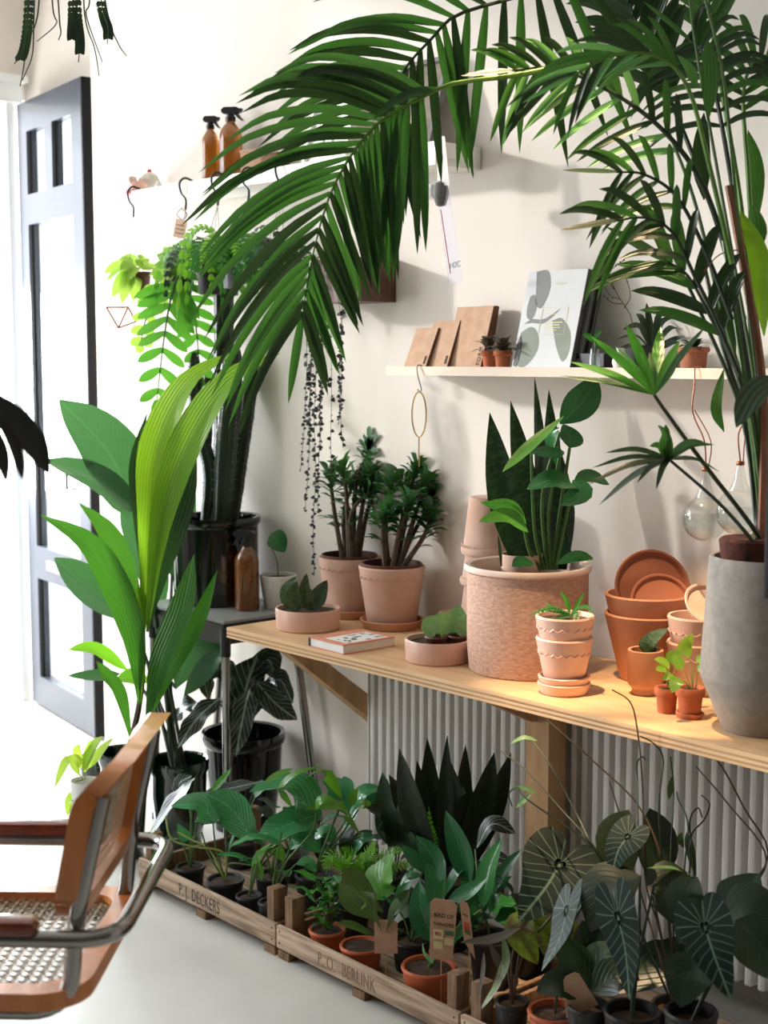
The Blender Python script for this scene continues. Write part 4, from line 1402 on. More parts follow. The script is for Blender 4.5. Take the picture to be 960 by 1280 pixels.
# brass plant ring on a hook at the shelf end
c = V3(on_y(521, 460, -.168))
t = thing('plant_ring', (c.x, c.y, 1.2), 'oval brass ring hanging on a hook from the middle shelf', 'hanger')
hk = [V3((c.x, -.150, MS + .003)), V3((c.x, -.164, MS + .004)), V3((c.x + .004, -.171, MS - .01)), V3((c.x + .012, -.171, MS - .035)), V3((c.x + .020, -.171, MS - .055)), V3((c.x + .014, -.171, MS - .062)), V3((c.x + .006, -.171, MS - .056))]
MB().tube(spline(hk, 18), .0016, 6).build('hook', 'wire_grey', t)
cx, cz = c.x + .012, MS - .062 - .056
ring = [V3((cx + .026 * math.sin(a), -.171, cz + .056 * math.cos(a))) for a in [2 * PI * k / 36 for k in range(36)]]
MB().tube(ring, .0019, 6, closed=True).build('ring', 'brass', t)
MB().tube([V3((cx, -.171, cz - .056)), V3((cx, -.171, cz - .13))], .0016, 6).build('rod', 'brass', t)

# clear packet hanging from the shelf end
t = thing('hanging_packet', V3(on_y(560, 350, -.165)), 'clear plastic tube packet with grey felt ball and red thread on the wall', 'packet')
Yp = -.165
def q_(x, y, dy=0): return on_y(x, y, Yp + dy)
MB().add([q_(545, 232), q_(560, 236), q_(578, 352), q_(561, 355), q_(546, 232, .012), q_(561, 236, .012), q_(578, 352, .012), q_(562, 355, .012)], [(0, 1, 2, 3), (7, 6, 5, 4), (0, 4, 5, 1), (1, 5, 6, 2), (2, 6, 7, 3), (3, 7, 4, 0)]).build('sleeve', 'plastic_film', t, False)
MB().hexa([q_(546, 172), q_(556, 170), q_(562, 232), q_(547, 232), q_(546, 172, .006), q_(556, 170, .006), q_(562, 232, .006), q_(547, 232, .006)]).build('header_card', 'paper', t, False)
pb = q_(551, 241, .004)
MB().lathe([(0, -.034), (.012, -.030), (.0185, -.012), (.020, .004), (.015, .022), (0, .030)], pb, 20).build('felt_ball', 'felt_grey', t)
MB().lathe([(0, -.020), (.012, -.014), (.016, 0), (.012, .014), (0, .018)], q_(541, 238, .006), 16).build('white_ball', 'thread_white', t)
MB().tube([q_(551, 262, .006), q_(563, 342, .006)], .0014, 6).build('red_thread', 'red_paint', t)
text_mesh(t, 'H2C', .020, q_(562, 336, -.0012), q_(575, 334) - q_(562, 337), V3((0, 0, 1)), 'print_leaf')
MB().tube(spline([V3((pb.x - .01, -.15, FS + .002)), V3((pb.x - .01, -.168, FS - .02)), q_(553, 195), q_(551, 215)], 12), .0011, 5).build('hook', 'wire_grey', t)

# ================================================================== glass propagation bulbs under the shelf
def bulbglass(c, r, neck, label, copper=True):
    t = thing('glass_bulb', c - V3((0, 0, r)), label, 'glass bulb', 'hanging glass bulbs')
    p = [(0, -r)]
    for k in range(1, 13):
        a = -PI / 2 + PI * k / 14
        p.append((r * math.cos(a), r * math.sin(a)))
    p += [(r * .42, r * 1.0), (r * .26, r * 1.35), (r * .17, r * 1.8), (r * .15, r + neck)]
    MB().lathe(p, c, 32).build('glass', 'clear_glass', t)
    pw = [(0, -r * .97)]
    for k in range(1, 8):
        a = -PI / 2 + (PI / 2 + .12) * k / 7
        pw.append((r * .965 * math.cos(a), r * .965 * math.sin(a)))
    pw.append((0, pw[-1][1]))
    MB().lathe(pw, c, 28).build('water', 'water', t)
    top = c + V3((0, 0, r + neck))
    if copper:
        MB().lathe([(r * .16, -.004), (r * .19, 0), (r * .16, .004)], top, 16).build('neck_ring', 'copper', t)
        hy = V3((top.x, -.164, MS))
        MB().tube(spline([top, top + V3((-.006, -.0, .06)), V3((top.x - .003, -.166, MS - .09)), V3((top.x + .001, -.168, MS - .03)), V3((top.x, -.166, MS + .003)), V3((top.x, -.145, MS + .003))], 20), .0015, 6).build('hook', 'copper', t)
        MB().tube(spline([top + V3((.006, 0, 0)), top + V3((.010, -.0, .06)), V3((top.x + .002, -.167, MS - .085))], 10), .0012, 6).build('wire_loop', 'copper', t)
    return t


bulbglass(on_y(881, 648, -.12), .048, .055, 'teardrop glass bulb with water hanging under the middle shelf')
bulbglass(on_y(924, 640, -.20), .047, .05, 'round glass bulb half filled with water above the grey vase')

# ================================================================== wooden wall planter with string of hearts
X0, X1 = -3.07, -2.875
t = thing('wall_planter', ((X0 + X1) / 2, -.07, 1.55), 'brown wooden wall planter with trailing string of hearts behind the palm frond', 'planter')
for a, b, e, f, z0, z1 in ((X0, X1, -.135, -.125, 1.55, 1.665), (X0, X1, -.012, -.002, 1.55, 1.665), (X0, X0 + .01, -.125, -.012, 1.55, 1.665), (X1 - .01, X1, -.125, -.012, 1.55, 1.665), (X0 + .01, X1 - .01, -.125, -.012, 1.55, 1.56)):
    bounds(MB(), a, b, e, f, z0, z1).build('panel', 'walnut', t, False)
bounds(MB(), X0 + .01, X1 - .01, -.125, -.012, 1.56, 1.645).build('soil', 'soil', t, False)
rnd = random.Random(21)
for (x0, x1, yb, n) in ((392, 386, 560, 40), (397, 392, 720, 80), (402, 398, 640, 56), (407, 400, 560, 44), (395, 382, 640, 56), (424, 428, 560, 40), (428, 424, 530, 36), (388, 376, 590, 40), (410, 416, 600, 22)):
    top = V3((on_y(x0, 350, -.14).x, -.139, 1.668))
    pts = [V3((top.x, -.10, 1.65)), top]
    d1 = depth(top)
    for k in range(1, 7):
        u = k / 6
        pts.append(at(x0 + (x1 - x0) * u + rnd.uniform(-2, 2), 330 + (yb - 330) * u, d1 - .01))
    sp = spline(pts, 40)
    vn = MB().tube(sp, .0009, 4).build('vine', 'stem_brown', t)
    V = []; Fc = []; UV = []
    for k in range(n):
        u = .35 + .65 * (k / n) ** .9
        q = sp[min(39, int(u * 40))].lerp(sp[min(40, int(u * 40) + 1)], rnd.random())
        a = rnd.uniform(0, 6.28)
        dv = V3((math.cos(a), math.sin(a) * .6, rnd.uniform(-.7, .3))).normalized()
        l = rnd.uniform(.009, .016) * (1.1 - .5 * u)
        v, f, uv_ = leaf_mesh([q, q + dv * l * .6, q + dv * l * 1.2], l * 1.15, 'heart', nv=3, nu=2, nrm=(CAM - q).normalized() + V3((0, 0, .4)))
        kk = len(V); V += v; UV += uv_; Fc += [tuple(i + kk for i in ff) for ff in f]
    tag(mk('heart_leaves', V, Fc, 'lf_heart', vn, True, UV, None), kind='stuff')

# ================================================================== big cactus in black glazed pot
c = V3((-3.527, -.146, BZ))
r = .131
t = thing('potted_cactus', c, 'tall dark columnar cactus in a glossy black pot on the side table', 'cactus')
h = .262
MB().lathe([(0, 0), (r * .93, 0), (r * .96, .004), (r * .985, h * .5), (r * .985, h - .03), (r * 1.03, h - .022), (r * 1.05, h - .010), (r * 1.03, h), (r * .95, h - .002), (r * .92, h - .03), (r * .92, h * .7), (0, h * .7)], c, 56).build('pot', 'black_glaze', t)
MB().lathe([(0, h * .86), (r * .92, h * .85)], c, 24).build('soil', 'soil', t)
dc = depth(c)


def cactus_col(pts, rad, ribs=5, name='column'):
    sp = spline(pts, 26)
    n = len(sp)
    V = []; Fc = []
    seg = ribs * 4
    th = MB()
    for i, p in enumerate(sp):
        u = i / (n - 1)
        rr = rad * (.72 + .28 * min(1, u * 4)) * (1 if u < .86 else math.sqrt(max(0.02, 1 - ((u - .86) / .145) ** 2)))
        for k in range(seg):
            a = 2 * PI * k / seg
            q = rr * (1 + .24 * math.cos(a * ribs)) * (1 + .03 * math.sin(u * 60))
            V.append(p + V3((q * math.cos(a), q * math.sin(a), 0)))
        if i % 1 == 0 and i > 2:
            for k in range(ribs):
                a = 2 * PI * k / ribs
                o_ = V3((math.cos(a), math.sin(a), 0))
                b = p + o_ * rr * 1.22
                for s_ in (-.5, 0, .5):
                    dv = (o_ + V3((-o_.y, o_.x, 0)) * s_ + V3((0, 0, .2))).normalized()
                    sd_ = dv.orthogonal().normalized() * .0010
                    th.add([b + sd_, b - sd_, b + dv * .009], [(0, 1, 2)])
    for i in range(n - 1):
        for k in range(seg):
            k2 = (k + 1) % seg
            Fc.append((i * seg + k, i * seg + k2, (i + 1) * seg + k2, (i + 1) * seg + k))
    Fc.append(tuple((n - 1) * seg + k for k in range(seg)))
    o = mk(name, V, Fc, 'cactus_skin', t, True, None, None)
    tag(th.build('spines', 'spine', o, False), kind='stuff')


cb = c + V3((0, 0, h * .85))
def cq(x, y, dd=0): return at(x, y, dc + dd)
cactus_col([cb, cq(278, 560), cq(279, 450), cq(279, 330)], .027)
cactus_col([cb + RGT * -.03, cq(262, 590, -.03), cq(246, 520, -.03), cq(242, 440, -.03)], .019)
cactus_col([cb + RGT * .02 - FH * .03, cq(283, 560, -.07), cq(288, 500, -.07), cq(291, 430, -.07)], .028)
cactus_col([cb + RGT * .05, cq(298, 590, .0), cq(308, 520, .0), cq(316, 446, .0)], .020)
cactus_col([cb + RGT * -.02 + FH * .04, cq(264, 580, .06), cq(262, 520, .06), cq(260, 462, .06)], .019)

# monstera leaf; its white pot is added in place of a light beam
c = V3((-3.31, -.075, BZ))
t = thing('potted_plant', c, 'one rounded glossy leaf in a white pot added for a light beam, behind the black pot', 'plant')
pot(t, c, .055, .04, .10, 'white_ceramic', soil=.9)
d = depth(c)
stem(t, [c + V3((0, 0, .09)), at(346, 700, d), at(337, 680, d)], .002, 'stem_green')
leaves(t, 'lf_deep', d, [([338, 668, 345, 675, 356, 690], 30, -.02, -.02, 0)], 'round')

# ================================================================== floor pots behind the chair
def floor_pot(x, y_rim, d, rpx, label, mat, name='potted_plant', cat='plant'):
    """glazed pot on the floor; rim centre seen at x, y_rim"""
    p = at(x, y_rim, d)
    r = rpx * d / FPX
    p.y = min(p.y, -r * 1.06 - .015)
    c = V3((p.x, p.y, 0))
    h = p.z
    t = thing(name, c, label, cat)
    MB().lathe([(0, 0), (r * .74, 0), (r * .78, .005), (r * .95, h * .6), (r * .97, h - .04), (r * 1.04, h - .03), (r * 1.06, h - .012), (r * 1.03, h), (r * .95, h - .004), (r * .92, h - .03), (r * .88, h * .7), (0, h * .7)], c, 48).build('pot', mat, t)
    MB().lathe([(0, h * .80), (r * .91, h * .78)], c, 20).build('soil', 'soil', t)
    return t, c, h, r


# ---- bright pleated palm-grass
tA, cA, hA, rA = floor_pot(154, 938, 4.0, 30, 'tall palm-like plant with bright pleated leaves in a dark green glazed pot', 'green_glaze')
d = depth(cA)
stem(tA, [cA + V3((0, 0, hA * .78)), at(177, 860, d), at(178, 740, d)], [.011, .007], 'stem_brown')
leaves(tA, 'lf_lime', d, [([178, 810, 186, 660, 196, 560, 235, 480, 300, 437], 44, 0, -.12, 0), ([184, 790, 200, 660, 232, 560, 285, 478, 352, 441], 44, -.02, -.2, 8)], 'long', fold=.3, nv=20, nu=8)
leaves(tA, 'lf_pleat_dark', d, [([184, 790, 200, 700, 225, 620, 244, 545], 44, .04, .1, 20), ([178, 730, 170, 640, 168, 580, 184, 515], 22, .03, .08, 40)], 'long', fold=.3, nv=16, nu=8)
leaves(tA, 'lf_pleat', d, [([174, 880, 165, 790, 118, 690, 50, 643], 40, -.02, -.12, 0), ([174, 830, 160, 740, 135, 670, 98, 628], 36, .02, .0, 10), ([182, 905, 200, 830, 228, 760, 243, 692], 36, -.04, -.12, 0), ([184, 905, 205, 850, 245, 780, 272, 712], 24, -.03, -.08, 20), ([165, 930, 150, 870, 132, 845, 120, 826], 26, -.05, -.1, 20)], 'long', fold=.25, nv=16, nu=8)
leaves(tA, 'lf_lime', d, [([176, 880, 174, 800, 172, 720], 14, -.02, -.02, 40)], 'lance', fold=.4)

# ---- strelitzia behind
tB, cB, hB, rB = floor_pot(223, 948, 4.08, 36, 'broad leaved bird of paradise in a deep green glazed pot', 'green_glaze')
d = depth(cB) + .05
rows = [([176, 650, 135, 565, 74, 500], 84, .2, .15, 0, {'shape': 'round'}), ([172, 640, 120, 600, 55, 575], 54, .15, .05, 10, {'shape': 'round'}), ([168, 770, 115, 738, 68, 698], 60, .2, .1, 0, {'shape': 'round'}), ([165, 760, 140, 745, 118, 700], 40, .25, .3, 20), ([220, 860, 245, 805, 300, 780, 365, 774], 56, .1, .1, 20), ([215, 720, 218, 640, 236, 560], 60, .3, .35, 15), ([205, 760, 180, 690, 150, 640], 46, .3, .35, 0), ([230, 870, 262, 830, 282, 812], 26, .05, .0, 30)]
leaves(tB, 'lf_strel', d, rows, 'ovate', fold=.2, nv=14, nu=6)
leaves(tB, 'lf_strel_bright', d, [([160, 838, 120, 812, 85, 812], 22, -.1, -.2, 0), ([186, 852, 165, 846, 145, 850], 26, -.1, -.12, 0), ([150, 842, 120, 845, 84, 845], 20, 0, -.1, 0, {'mat': 'lf_strel'})], 'ovate')
b0_ = cB + V3((0, 0, hB * .78))
for px in ([200, 800, 172, 640], [198, 800, 172, 625], [190, 850, 165, 765], [205, 850, 220, 860], [212, 820, 215, 720], [206, 820, 205, 760], [190, 880, 160, 838], [200, 880, 186, 852]):
    stem(tB, [b0_ + V3((random.uniform(-.03, .03), random.uniform(-.03, .03), 0))] + P(px, d + .05, d + .15), .006, 'stem_dark')

# ---- alocasia in large black pot
tC, cC, hC, rC = floor_pot(310, 912, 4.28, 50, 'dark veined alocasia with curled leaves in a large black glazed pot', 'black_glaze')
d = depth(cC) - .08
rows = [([305, 905, 308, 860, 322, 818], 56, .02, .06, 0), ([262, 880, 255, 840, 274, 806], 24, .0, .05, 40), ([312, 862, 304, 895, 295, 945], 32, -.14, -.2, 0), ([318, 850, 345, 880, 372, 900], 34, .0, .0, 20), ([275, 872, 245, 900, 222, 936], 26, -.1, -.2, 0), ([250, 878, 232, 885, 212, 905], 30, .05, .05, 20), ([330, 860, 350, 850, 366, 880], 26, .05, .05, 0), ([290, 850, 275, 835, 262, 850], 30, .03, .03, 0), ([315, 845, 335, 825, 345, 850], 34, .06, .08, 10)]
leaves(tC, 'lf_alo', d, rows, 'ovate', wave=.4, fold=.2, nv=16, nu=6)
for px in ([310, 860], [265, 875], [314, 858], [320, 850], [278, 868], [252, 876], [330, 862], [300, 880]):
    stem(tC, [cC + V3((0, 0, hC * .78)), at((310 + px[0]) / 2, 885, d), at(px[0], px[1], d)], .004, 'stem_dark')

# ---- small pale pots with trailing lime leaves
for (x, y, d_, rpx, lab, mt) in ((106, 975, 3.75, 17, 'small white pot of trailing lime leaves left of the cane chair', 'white_ceramic'), (120, 945, 4.15, 20, 'small dark green pot just behind the cane chair back', 'green_glaze')):
    t, c, h, r = floor_pot(x, y, d_, rpx, lab, mt)
    d = depth(c)
    if mt == 'white_ceramic':
        rows = [([100, 970, 85, 950, 68, 985], 16, -.02, -.05), ([104, 965, 115, 935, 128, 920], 16, 0, 0), ([106, 965, 110, 945, 112, 925], 14, .02, 0), ([100, 960, 95, 948, 84, 945], 12, 0, 0), ([98, 985, 88, 1000, 84, 1020], 14, -.03, -.04), ([112, 960, 125, 940, 142, 922], 14, .03, .05), ([102, 960, 96, 940, 100, 930], 12, .03, .03)]
        leaves(t, 'lf_trail', d, rows, 'ovate')
        for px in ([104, 975, 90, 955, 72, 970], [106, 975, 112, 950, 126, 925], [104, 975, 92, 980, 86, 1010]):
            stem(t, P(px, d, d - .03), .0013, 'stem_pale')
        rosette(t, c + V3((0, 0, h * .8)), 10, .05, .008, 'lf_dark', (.1, .8), 'lance', 3)
    else:
        rosette(t, c + V3((0, 0, h * .8)), 9, .07, .022, 'lf_trail', (.5, 1.2), 'ovate', 5)

# ================================================================== feathered leaf builder
def sp3(px, d0, d1, n):
    """pixel polyline -> smooth list of (x, y, distance)"""
    m_ = len(px) // 2
    pts = [V3((px[2 * i], px[2 * i + 1], d0 + (d1 - d0) * i / (m_ - 1))) for i in range(m_)]
    return spline(pts, n)


def frond(parent, px, d0, d1, n, L, aL, aR, wpx, mat, name='frond', lname='leaflet', rmat='rachis_green', shape='strap', t0=0.05, gL=.35, gR=.2, dL=-.25, dR=.25, rad=(.0045, .0015), Lr=None, fold=.25, jit=.08, mats=None, tip=True, nv=9):
    """midrib tube (the part) with one child per leaflet; L, aL, aR are functions of 0..1"""
    N = 60
    sp = sp3(px, d0, d1, N)
    w3 = [at(p.x, p.y, p.z) for p in sp]
    fr = MB().tube(w3[::3], list(rad), 7).build(name, rmat, parent)
    for i in range(n):
        t = t0 + (1 - t0) * (i + .5) / n
        u = t * N
        k = min(int(u), N - 1)
        p = sp[k].lerp(sp[k + 1], u - k)
        tg = (sp[min(k + 2, N)] - sp[max(k - 1, 0)])
        tx, ty = tg.x, tg.y
        nn = math.hypot(tx, ty) or 1
        tx, ty = tx / nn, ty / nn
        for side in (1, -1):
            ang = R(aL(t) if side > 0 else -aR(t)) + random.uniform(-jit, jit)
            ln = (L(t) if (side > 0 or Lr is None) else Lr(t)) * random.uniform(.93, 1.07)
            if ln < 4: continue
            dx = tx * math.cos(ang) - ty * math.sin(ang)
            dy = tx * math.sin(ang) + ty * math.cos(ang)
            g = (gL if side > 0 else gR)
            dd = (dL if side > 0 else dR) * ln * p.z / FPX
            jj = random.uniform(-.05, .05) * ln * p.z / FPX
            q = [(p.x, p.y, p.z), (p.x + dx * ln * .33, p.y + dy * ln * .33 + g * ln * .04, p.z + dd * .4),
                 (p.x + dx * ln * .68, p.y + dy * ln * .68 + g * ln * .26, p.z + dd * .8 + jj), (p.x + dx * ln * .95, p.y + dy * ln * .95 + g * ln * .62, p.z + dd + jj)]
            leaf3(fr, [at(*z) for z in q], wpx(t) * p.z / FPX, random.choice(mats) if mats else mat, shape, lname, fold=fold, nv=nv, nu=4,
                  roll=R(random.uniform(-14, 14)), nrm=(CAM - at(*q[0])).normalized() + V3((0, 0, .35)))
    if tip:
        p, q = sp[N], sp[N - 3]
        v = V3((p.x - q.x, p.y - q.y, 0))
        v.normalize()
        ln = L(1) * .8
        if ln > 6:
            leaf3(fr, [at(p.x, p.y, p.z), at(p.x + v.x * ln * .5, p.y + v.y * ln * .5, p.z), at(p.x + v.x * ln, p.y + v.y * ln, p.z)], wpx(1) * p.z / FPX, mat, shape, lname, fold=fold, nv=nv)
    return fr


# ================================================================== plants hung from the high shelf
def hanger(t, x, bx, by, r, Y=-.172):
    """black S-hook over the shelf edge and three wires to the pot rim"""
    e = on_y(x, 240, Y)
    top = V3((e.x, Y, FS))
    hk = [V3((e.x, -.13, FS + .006)), V3((e.x, -.158, FS + .012)), V3((e.x, Y - .004, FS - .005)), V3((e.x + .006, Y - .002, FS - .035)), V3((e.x + .026, Y, FS - .055)), V3((e.x + .024, Y, FS - .085))]
    MB().tube(spline(hk, 20), .0036, 7).build('hook', 'wire_black', t)
    b = hk[-1]
    c = on_y(bx, by, Y)
    for k in range(3):
        a = k * 2.1 + .4
        MB().tube([b, c + V3((r * math.cos(a), r * math.sin(a) * .9, 0))], .0009, 4).build('wire', 'wire_grey', t)
    return c


def hang_pot(x, bx, by, r, h, mat, label):
    e = on_y(bx, by, -.172)
    t = thing('hanging_plant', (e.x, e.y, e.z - h), label, 'plant', 'plants hanging from the high shelf')
    c = hanger(t, x, bx, by, r)
    pot(t, c - V3((0, 0, h)), r, r * .75, h, mat, rim_h=.012, rim_t=.003, soil=.9)
    return t, c, depth(c)


# lime hoya in a brown pot
t, c, d = hang_pot(161, 174, 340, .040, .062, 'pot_brown', 'lime green leafy plant in a brown pot hanging nearest the door')
rows = []
rnd = random.Random(5)
for (x, y, bx, by) in ((132, 352, 160, 335), (138, 335, 162, 332), (150, 322, 166, 335), (172, 322, 172, 336), (140, 372, 158, 342), (152, 380, 160, 345), (166, 378, 166, 345), (158, 362, 164, 338), (184, 330, 174, 338), (146, 352, 162, 338), (130, 342, 158, 336), (162, 350, 168, 334), (150, 340, 165, 334), (196, 340, 178, 338), (144, 360, 160, 340)):
    rows.append(([bx + 4, by, (bx + x) / 2 + 3, (by + y) / 2 - 6, x, y], rnd.uniform(14, 19), -.03, rnd.uniform(-.09, .02)))
leaves(t, 'lf_hang', d, rows, 'ovate', nv=8)
# copper geometric hanger below
q = on_y(148, 395, -.17)
t2 = thing('copper_hanger', q, 'little folded copper ornament hanging under the lime plant', 'ornament')
for a, b in (([133, 385, 150, 412]), ([150, 412, 168, 400]), ([168, 400, 176, 372]), ([133, 385, 136, 372])) if False else ():
    pass
for pp in ([133, 384, 148, 410], [148, 410, 170, 402], [170, 402, 160, 384], [160, 384, 133, 384], [148, 410, 160, 384]):
    MB().tube(P(pp, d - .01, d - .01), .003, 6).build('bar', 'copper', t2)
MB().tube(P([152, 386, 172, 378], d - .01, d - .005), .0012, 5).build('hanging_wire', 'wire_grey', t2)

# fishbone cactus with kraft tag
t, c, d = hang_pot(226, 226, 345, .040, .060, 'nursery_black', 'fishbone plant with broad zigzag fronds and a kraft tag')
rows = []
for (x, y) in ((196, 318), (190, 332), (186, 345), (205, 308), (232, 316), (240, 330), (200, 345), (215, 322), (222, 308), (192, 358), (238, 348), (210, 352)):
    rows.append(([218, 344, (218 + x) / 2, (344 + y) / 2 - 8, x, y], rnd.uniform(14, 18), -.03, rnd.uniform(-.1, .02)))
leaves(t, 'lf_hang', d, rows, 'ovate', nv=8)
kw = dict(lname='lobe', rmat='stem_green', shape='sword', fold=.1, gL=.1, gR=.1, dL=-.15, dR=.15, nv=6, tip=True)
frond(t, [222, 345, 212, 380, 204, 430, 196, 500], d - .05, d - .12, 8, lambda s: 58 * (1 - .55 * s), lambda s: 56, lambda s: 56, lambda s: 15 - 3 * s, 'lf_zig', **kw)
frond(t, [228, 345, 240, 380, 246, 420, 250, 470], d - .02, d - .0, 7, lambda s: 40 * (1 - .5 * s), lambda s: 56, lambda s: 56, lambda s: 11, 'lf_zig', **kw)
frond(t, [220, 345, 198, 365, 182, 400, 176, 430], d + .02, d + .02, 6, lambda s: 26 * (1 - .4 * s), lambda s: 60, lambda s: 60, lambda s: 12, 'lf_hang', **kw)
# its tag
tg = thing('plant_tag', on_y(226, 298, -.185), 'kraft paper tag hanging on the wires of the fishbone plant', 'tag')
Tq = [on_y(216, 296, -.19), on_y(231, 299, -.185), on_y(234, 276, -.185), on_y(220, 273, -.19)]
MB().hexa([p for p in Tq] + [p - FH * .001 for p in Tq]).build('card', 'kraft', tg, False)
for k in range(3):
    f0 = .25 + k * .22
    a, b = Tq[0].lerp(Tq[3], f0), Tq[1].lerp(Tq[2], f0)
    MB().tube([a.lerp(b, .15) - FH * .0012, a.lerp(b, .85) - FH * .0012], .0012, 4).build('printed_line', 'ink', tg)
MB().tube(spline([Tq[3].lerp(Tq[2], .5), on_y(221, 268, -.186), on_y(227, 260, -.184)], 6), .0014, 5).build('string', 'kraft_dark', tg)
MB().tube(spline([Tq[3].lerp(Tq[2], .6), on_y(234, 268, -.186), on_y(227, 260, -.184)], 6), .0014, 5).build('string', 'kraft_dark', tg)

# ferns
def hanging_fern(x, bx, by, r, mat, label, seedv, reach):
    rn = random.Random(seedv)
    t, c, d = hang_pot(x, bx, by, r, .065, mat, label)
    for k in range(26):
        a = k * 2.399
        l = reach * rn.uniform(.7, 1.15)
        o_ = V3((math.cos(a), math.sin(a) * .62, 0))
        up_ = rn.uniform(.35, .8)
        p0 = c
        p1 = c + o_ * l * .45 + V3((0, 0, l * up_ * .7))
        p2 = c + o_ * l * .85 + V3((0, 0, l * up_ * .4))
        p3 = c + o_ * l * 1.05 - V3((0, 0, l * rn.uniform(.0, .9)))
        for p in (p1, p2, p3): p.y = min(p.y, -.02)
        fern_frond(t, [p0, p1, p2, p3], .024, rn.choice(['lf_fern', 'lf_fern', 'lf_dark', 'lf_fern_lime']), 16)
    return t


hanging_fern(266, 262, 340, .042, 'nursery_black', 'feathery green fern hanging left of the zinc potted fern', 7, .19)
hanging_fern(304, 291, 332, .036, 'zinc', 'feathery green fern in a zinc pot hanging above the cactus', 9, .2)
hanging_fern(346, 340, 335, .04, 'pot_brown', 'fern in a brown pot hanging behind the drooping palm frond', 13, .13)

# rhipsalis strands hanging in from above
hc = at(62, -150, 3.4)
t = thing('hanging_plant', hc, 'dark trailing rhipsalis hanging from the ceiling by the door', 'plant')
MB().lathe(pot_profile(.12, .085, .13, .02), hc, 30).build('pot', 'nursery_black', t)
MB().tube([hc + V3((0, 0, .13)), V3((hc.x, hc.y, 3.2))], .002, 5).build('cord', 'wire_black', t)
rnd = random.Random(4)
for px in ([40, -80, 36, 10, 30, 60, 18, 80], [44, -80, 42, 30, 40, 70, 28, 100], [92, -90, 96, 10, 100, 50, 98, 78], [98, -80, 106, 20, 118, 60, 124, 95], [110, -80, 128, 10, 135, 35, 134, 55], [118, -80, 135, 20, 148, 55, 158, 70], [60, -80, 66, 10, 70, 30, 46, 52], [70, -80, 74, 20, 76, 40, 73, 50], [90, -80, 91, 10, 90, 40, 90, 48], [36, -80, 34, 30, 30, 80, 25, 108], [112, -80, 112, 0, 108, 20, 128, 78], [52, -80, 48, 10, 40, 40, 35, 30]):
    pts = P(px, 3.4, 3.4 + rnd.uniform(-.1, .1))
    sp = spline([hc + V3((rnd.uniform(-.06, .06), rnd.uniform(-.06, .06), .1))] + pts, 34)
    o = MB().tube(sp, [.0026, .0012], 5).build('strand', 'stem_dark', t)
    if px[0] in (40, 92, 110, 90):
        V = []; Fc = []; UV = []
        for k in range(8, 30):
            q = sp[k]
            for s_ in (-1, 1):
                v, f, u_ = leaf_mesh([q, q + RGT * s_ * .006 - V3((0, 0, .004)), q + RGT * s_ * .011 - V3((0, 0, .012))], .014, 'round', nv=3, nu=2, nrm=-FH)
                kk = len(V); V += v; UV += u_; Fc += [tuple(i + kk for i in ff) for ff in f]
        tag(mk('strand_scales', V, Fc, 'lf_dark', o, True, UV, None), kind='stuff')

# dark leaf reaching in at the left edge
lb = at(-60, 560, 1.9)
t = thing('monstera_plant', V3((lb.x, lb.y, 0)), 'dark purplish split monstera leaf reaching in at the left edge', 'plant')
pot(t, V3((lb.x, lb.y, 0)), .11, .085, .2, 'nursery_black')
stem(t, [V3((lb.x, lb.y, .17)), lb + V3((0, 0, -.3)), at(-40, 510, 1.9), at(-20, 505, 1.9)], .005, 'stem_dark')
leaves(t, 'lf_black', 1.9, [([-60, 488, -5, 510, 38, 548, 62, 594], 38, 0, 0, 0), ([-20, 520, 0, 560, 8, 604], 18, .012, .0, 0), ([0, 525, 20, 562, 28, 600], 15, -.01, -.01, 0), ([-50, 510, -20, 540, -6, 590], 26, .02, .02, 0)], 'sword', nv=10, nrm=(CAM - lb).normalized())

# ================================================================== cane cantilever chair
CH = V3((-1.800, -1.480, 0))
f_ = V3((-.69, -.72, 0)).normalized()
u_ = V3((-f_.y, f_.x, 0))
if u_.dot(FWD) > 0: u_ = -u_                       # towards the camera side
def cl(a, b, z): return CH + f_ * a + u_ * b + V3((0, 0, z))


t = thing('cantilever_chair', cl(.28, 0, 0), 'tubular chrome chair with cane seat and beech frames in the foreground', 'chair')


def arc_path(pts, rad, n=6):
    """polyline with rounded corners"""
    pts = [V3(p) for p in pts]
    out = [pts[0]]
    for i in range(1, len(pts) - 1):
        a, b, c_ = pts[i - 1], pts[i], pts[i + 1]
        d1 = (a - b); d2 = (c_ - b)
        r1 = min(rad, d1.length * .48, d2.length * .48)
        p1 = b + d1.normalized() * r1; p2 = b + d2.normalized() * r1
        for k in range(n + 1):
            s_ = k / n
            out.append(p1.lerp(b, s_).lerp(b.lerp(p2, s_), s_))
    out.append(pts[-1])
    return out


AW = .205
AZ = .605
# arm tube: wraps behind the back
MB().tube(arc_path([cl(.46, AW, .49), cl(.50, AW, AZ), cl(0, AW, AZ), cl(0, -AW, AZ), cl(.50, -AW, AZ), cl(.46, -AW, .49)], .065, 7), .0125, 14).build('arm_tube', 'chrome', t)
# main frame, one side each: back upright, seat rail, front leg, floor runner
for s_ in (1, -1):
    b = AW * .86 * s_
    MB().tube(arc_path([cl(.022, b, .80), cl(.065, b, .62), cl(.075, b, .487), cl(.50, b, .487), cl(.50, b, .0125), cl(.02, b, .0125)], .06, 7), .0125, 14).build('frame_tube', 'chrome', t)
    MB().box(cl(.265, AW * s_, AZ + .019), (.31, .036, .022), Matrix.Rotation(math.atan2(f_.y, f_.x), 3, 'Z'), .006).build('armrest', 'arm_wood', t)
MB().tube([cl(.02, AW * .86, .0125), cl(.02, -AW * .86, .0125)], .0125, 12).build('floor_bar', 'chrome', t)


